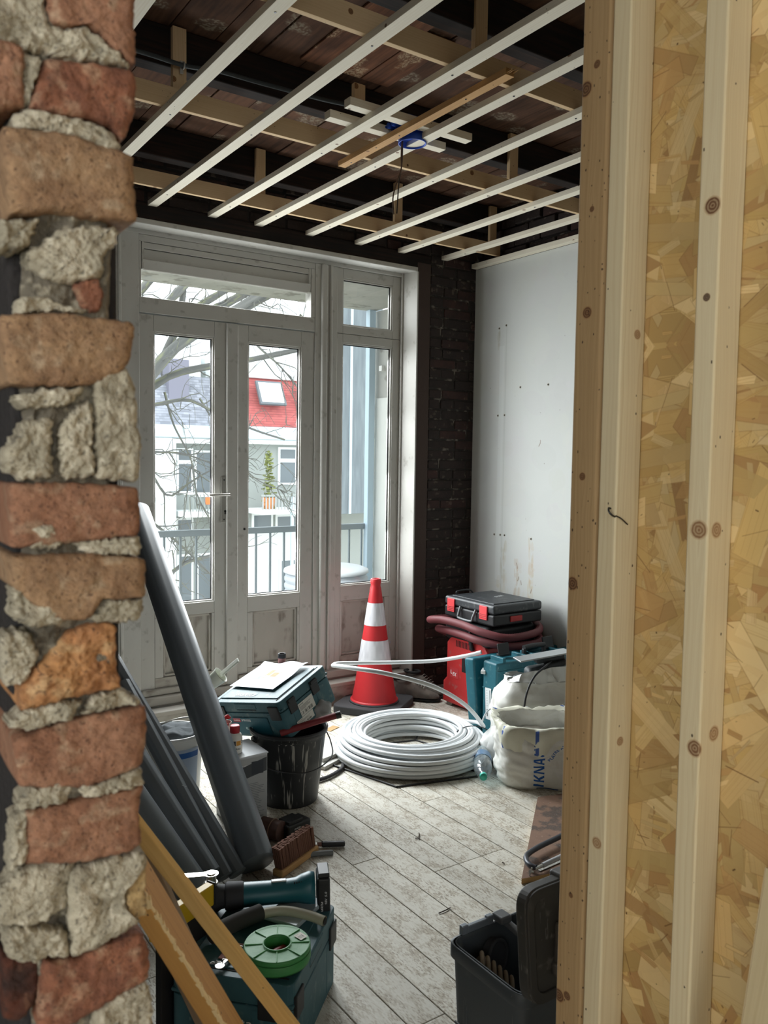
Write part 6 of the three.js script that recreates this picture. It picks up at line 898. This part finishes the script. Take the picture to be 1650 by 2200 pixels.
  // contents
  const rp = thing('rope_hank', 'hank of grey rope lying in the open toolbox', 'rope', [1.262, 0.035, -1.405]); for (let i = 0; i < 6; i++) part(rp, 'rope_turn', new THREE.TorusGeometry(0.026, 0.0055, 8, 28).rotateY(0.9).translate(i * 0.011, 0.175 - i * 0.011, i * 0.009), std({ color: rgb(150, 134, 112), roughness: 0.9 })); part(rp, 'rope_core', capsuleTube([[-0.005, 0.185, -0.004], [0.05, 0.1, 0.03], [0.08, -0.015, 0.05]], 0.018, 10, 12), std({ color: rgb(120, 108, 92), roughness: 0.9 }));
  solo('round_lamp', 'dark round disc standing inside the open toolbox', 'tool', merge([cyl(0.04, 0.04, 0.02, 32).rotateX(Math.PI / 2).translate(0, 0.04, 0), new THREE.TorusGeometry(0.038, 0.005, 8, 32).translate(0, 0.04, 0.01), bx(-0.03, 0.03, -0.145, 0.01, -0.01, 0.01, 0.003)]), M.rubberDark, [1.33, 0.155, -1.43], [-0.15, 0.25, 0]);
}
{ // brush, battery, tin, chisel on the floor
  const b = thing('hand_brush', 'wooden hand brush lying with its brown bristles pointing up', 'brush', [1.335, 0, -2.447]); basis(b, [0.89, 0, -0.45], [0, 1, 0]);
  part(b, 'back', boxUV(bx(-0.12, 0.1, 0.0, 0.024, -0.02, 0.024, 0.006, 2), 'x', 0.1, 1.2), M.lathold); const br = []; for (let i = 0; i < 20; i++) for (let j = 0; j < 4; j++) { const g = new THREE.CylinderGeometry(0.0062, 0.004, 0.07, 6); g.translate(0, 0.035, 0); g.rotateX(-0.2 + RR(-0.06, 0.06)); g.rotateZ(RR(-0.06, 0.06)); g.translate(-0.105 + i * 0.0102, 0.022, 0.012 - j * 0.0085); br.push(g); } const bm = part(b, 'bristles', merge(br), std({ color: rgb(112, 76, 60), roughness: 0.9 })); bm.userData.kind = 'stuff';
  const bt = thing('tool_battery', 'black cordless tool battery lying on the floor boards', 'battery', [1.43, 0, -2.655], 0.25); part(bt, 'case', merge([rbox(0.115, 0.05, 0.072, 0.008, 2).translate(0, 0.025, 0), rbox(0.07, 0.014, 0.06, 0.004).translate(-0.014, 0.055, 0)]), M.black); decal(bt, 'lettering', 0.08, 0.03, textTex(384, 144, [{ t: 'makita', x: 16, y: 54, s: 46, skew: -0.2, c: '#dfe2e2' }, { t: 'BL1850  18V', x: 16, y: 116, s: 44, skew: -0.2, c: '#cfd2d2' }], '#222426'), [0.008, 0.026, 0.0367], [0, 0, 0]);
  const tn = thing('brown_tin', 'small rusty brown tin lying beside the battery', 'tin', [1.34, 0.036, -2.66], 0.5); part(tn, 'can', creased(lathe([[0, 0.045], [0.034, 0.045], [0.036, 0.043], [0.036, -0.04], [0.033, -0.04], [0.033, 0.03], [0, 0.03]], 32).rotateX(Math.PI / 2), 0.6), std({ map: dataTex(64, 64, (u, v) => mix3([104, 72, 60], [62, 42, 38], fbm2(u * 6, v * 6, 3, 761, 6, 6))), roughness: 0.7 })); part(tn, 'band', new THREE.TorusGeometry(0.0365, 0.002, 6, 32), std({ color: rgb(130, 100, 80), roughness: 0.6 }), [0, 0, 0.01]);
  const ck = thing('wood_chisel', 'chisel with black handle on the floor by the brush', 'chisel', [1.47, 0.012, -2.49]); basis(ck, [0.87, 0, 0.49], [0, 1, 0]); part(ck, 'handle', rbox(0.085, 0.018, 0.02, 0.006, 2), M.black, [0.03, 0, 0]); part(ck, 'ferrule', cyl(0.008, 0.008, 0.016, 14).rotateZ(Math.PI / 2), std({ color: rgb(120, 82, 70), roughness: 0.5 }), [-0.02, 0, 0]); part(ck, 'blade', bx(-0.09, -0.025, -0.003, 0.003, -0.008, 0.008, 0.001), M.steel);
  solo('putty_knife', 'grey putty knife handle beside the chisel', 'putty knife', capsuleTube([[1.39, 0.009, -2.455], [1.43, 0.01, -2.44], [1.465, 0.009, -2.425]], 0.009, 10, 10), std({ color: rgb(112, 114, 112), roughness: 0.6 }));
}
{ // splinters and screws on the boards
  const L = ['dark splinter on the floor boards in front of the pipe coil', 'short nail standing out of the boards past the coil', 'dark splinter on the boards before the toolbox', 'thin wood splinter beside the open toolbox', 'small screw near the brown board'];
  [[1.812, -2.382, 0.9, 0.035], [1.79, -2.36, 2.0, 0.02], [1.57, -1.925, 0.1, 0.05], [1.46, -1.62, 1.2, 0.03], [1.93, -2.05, 1.4, 0.012]].forEach(([x, z, r, l], i) => solo(i % 2 ? 'floor_nail' : 'wood_splinter', L[i], i % 2 ? 'nail' : 'splinter', capsuleTube([[-l / 2, 0.002, 0], [0, 0.003, 0.002], [l / 2, 0.002, 0]], 0.0018, 6, 6), std({ color: rgb(62, 48, 38), roughness: 0.9 }), [x, 0, z], [0, r, 0]));
}

renderer.render(scene, camera);
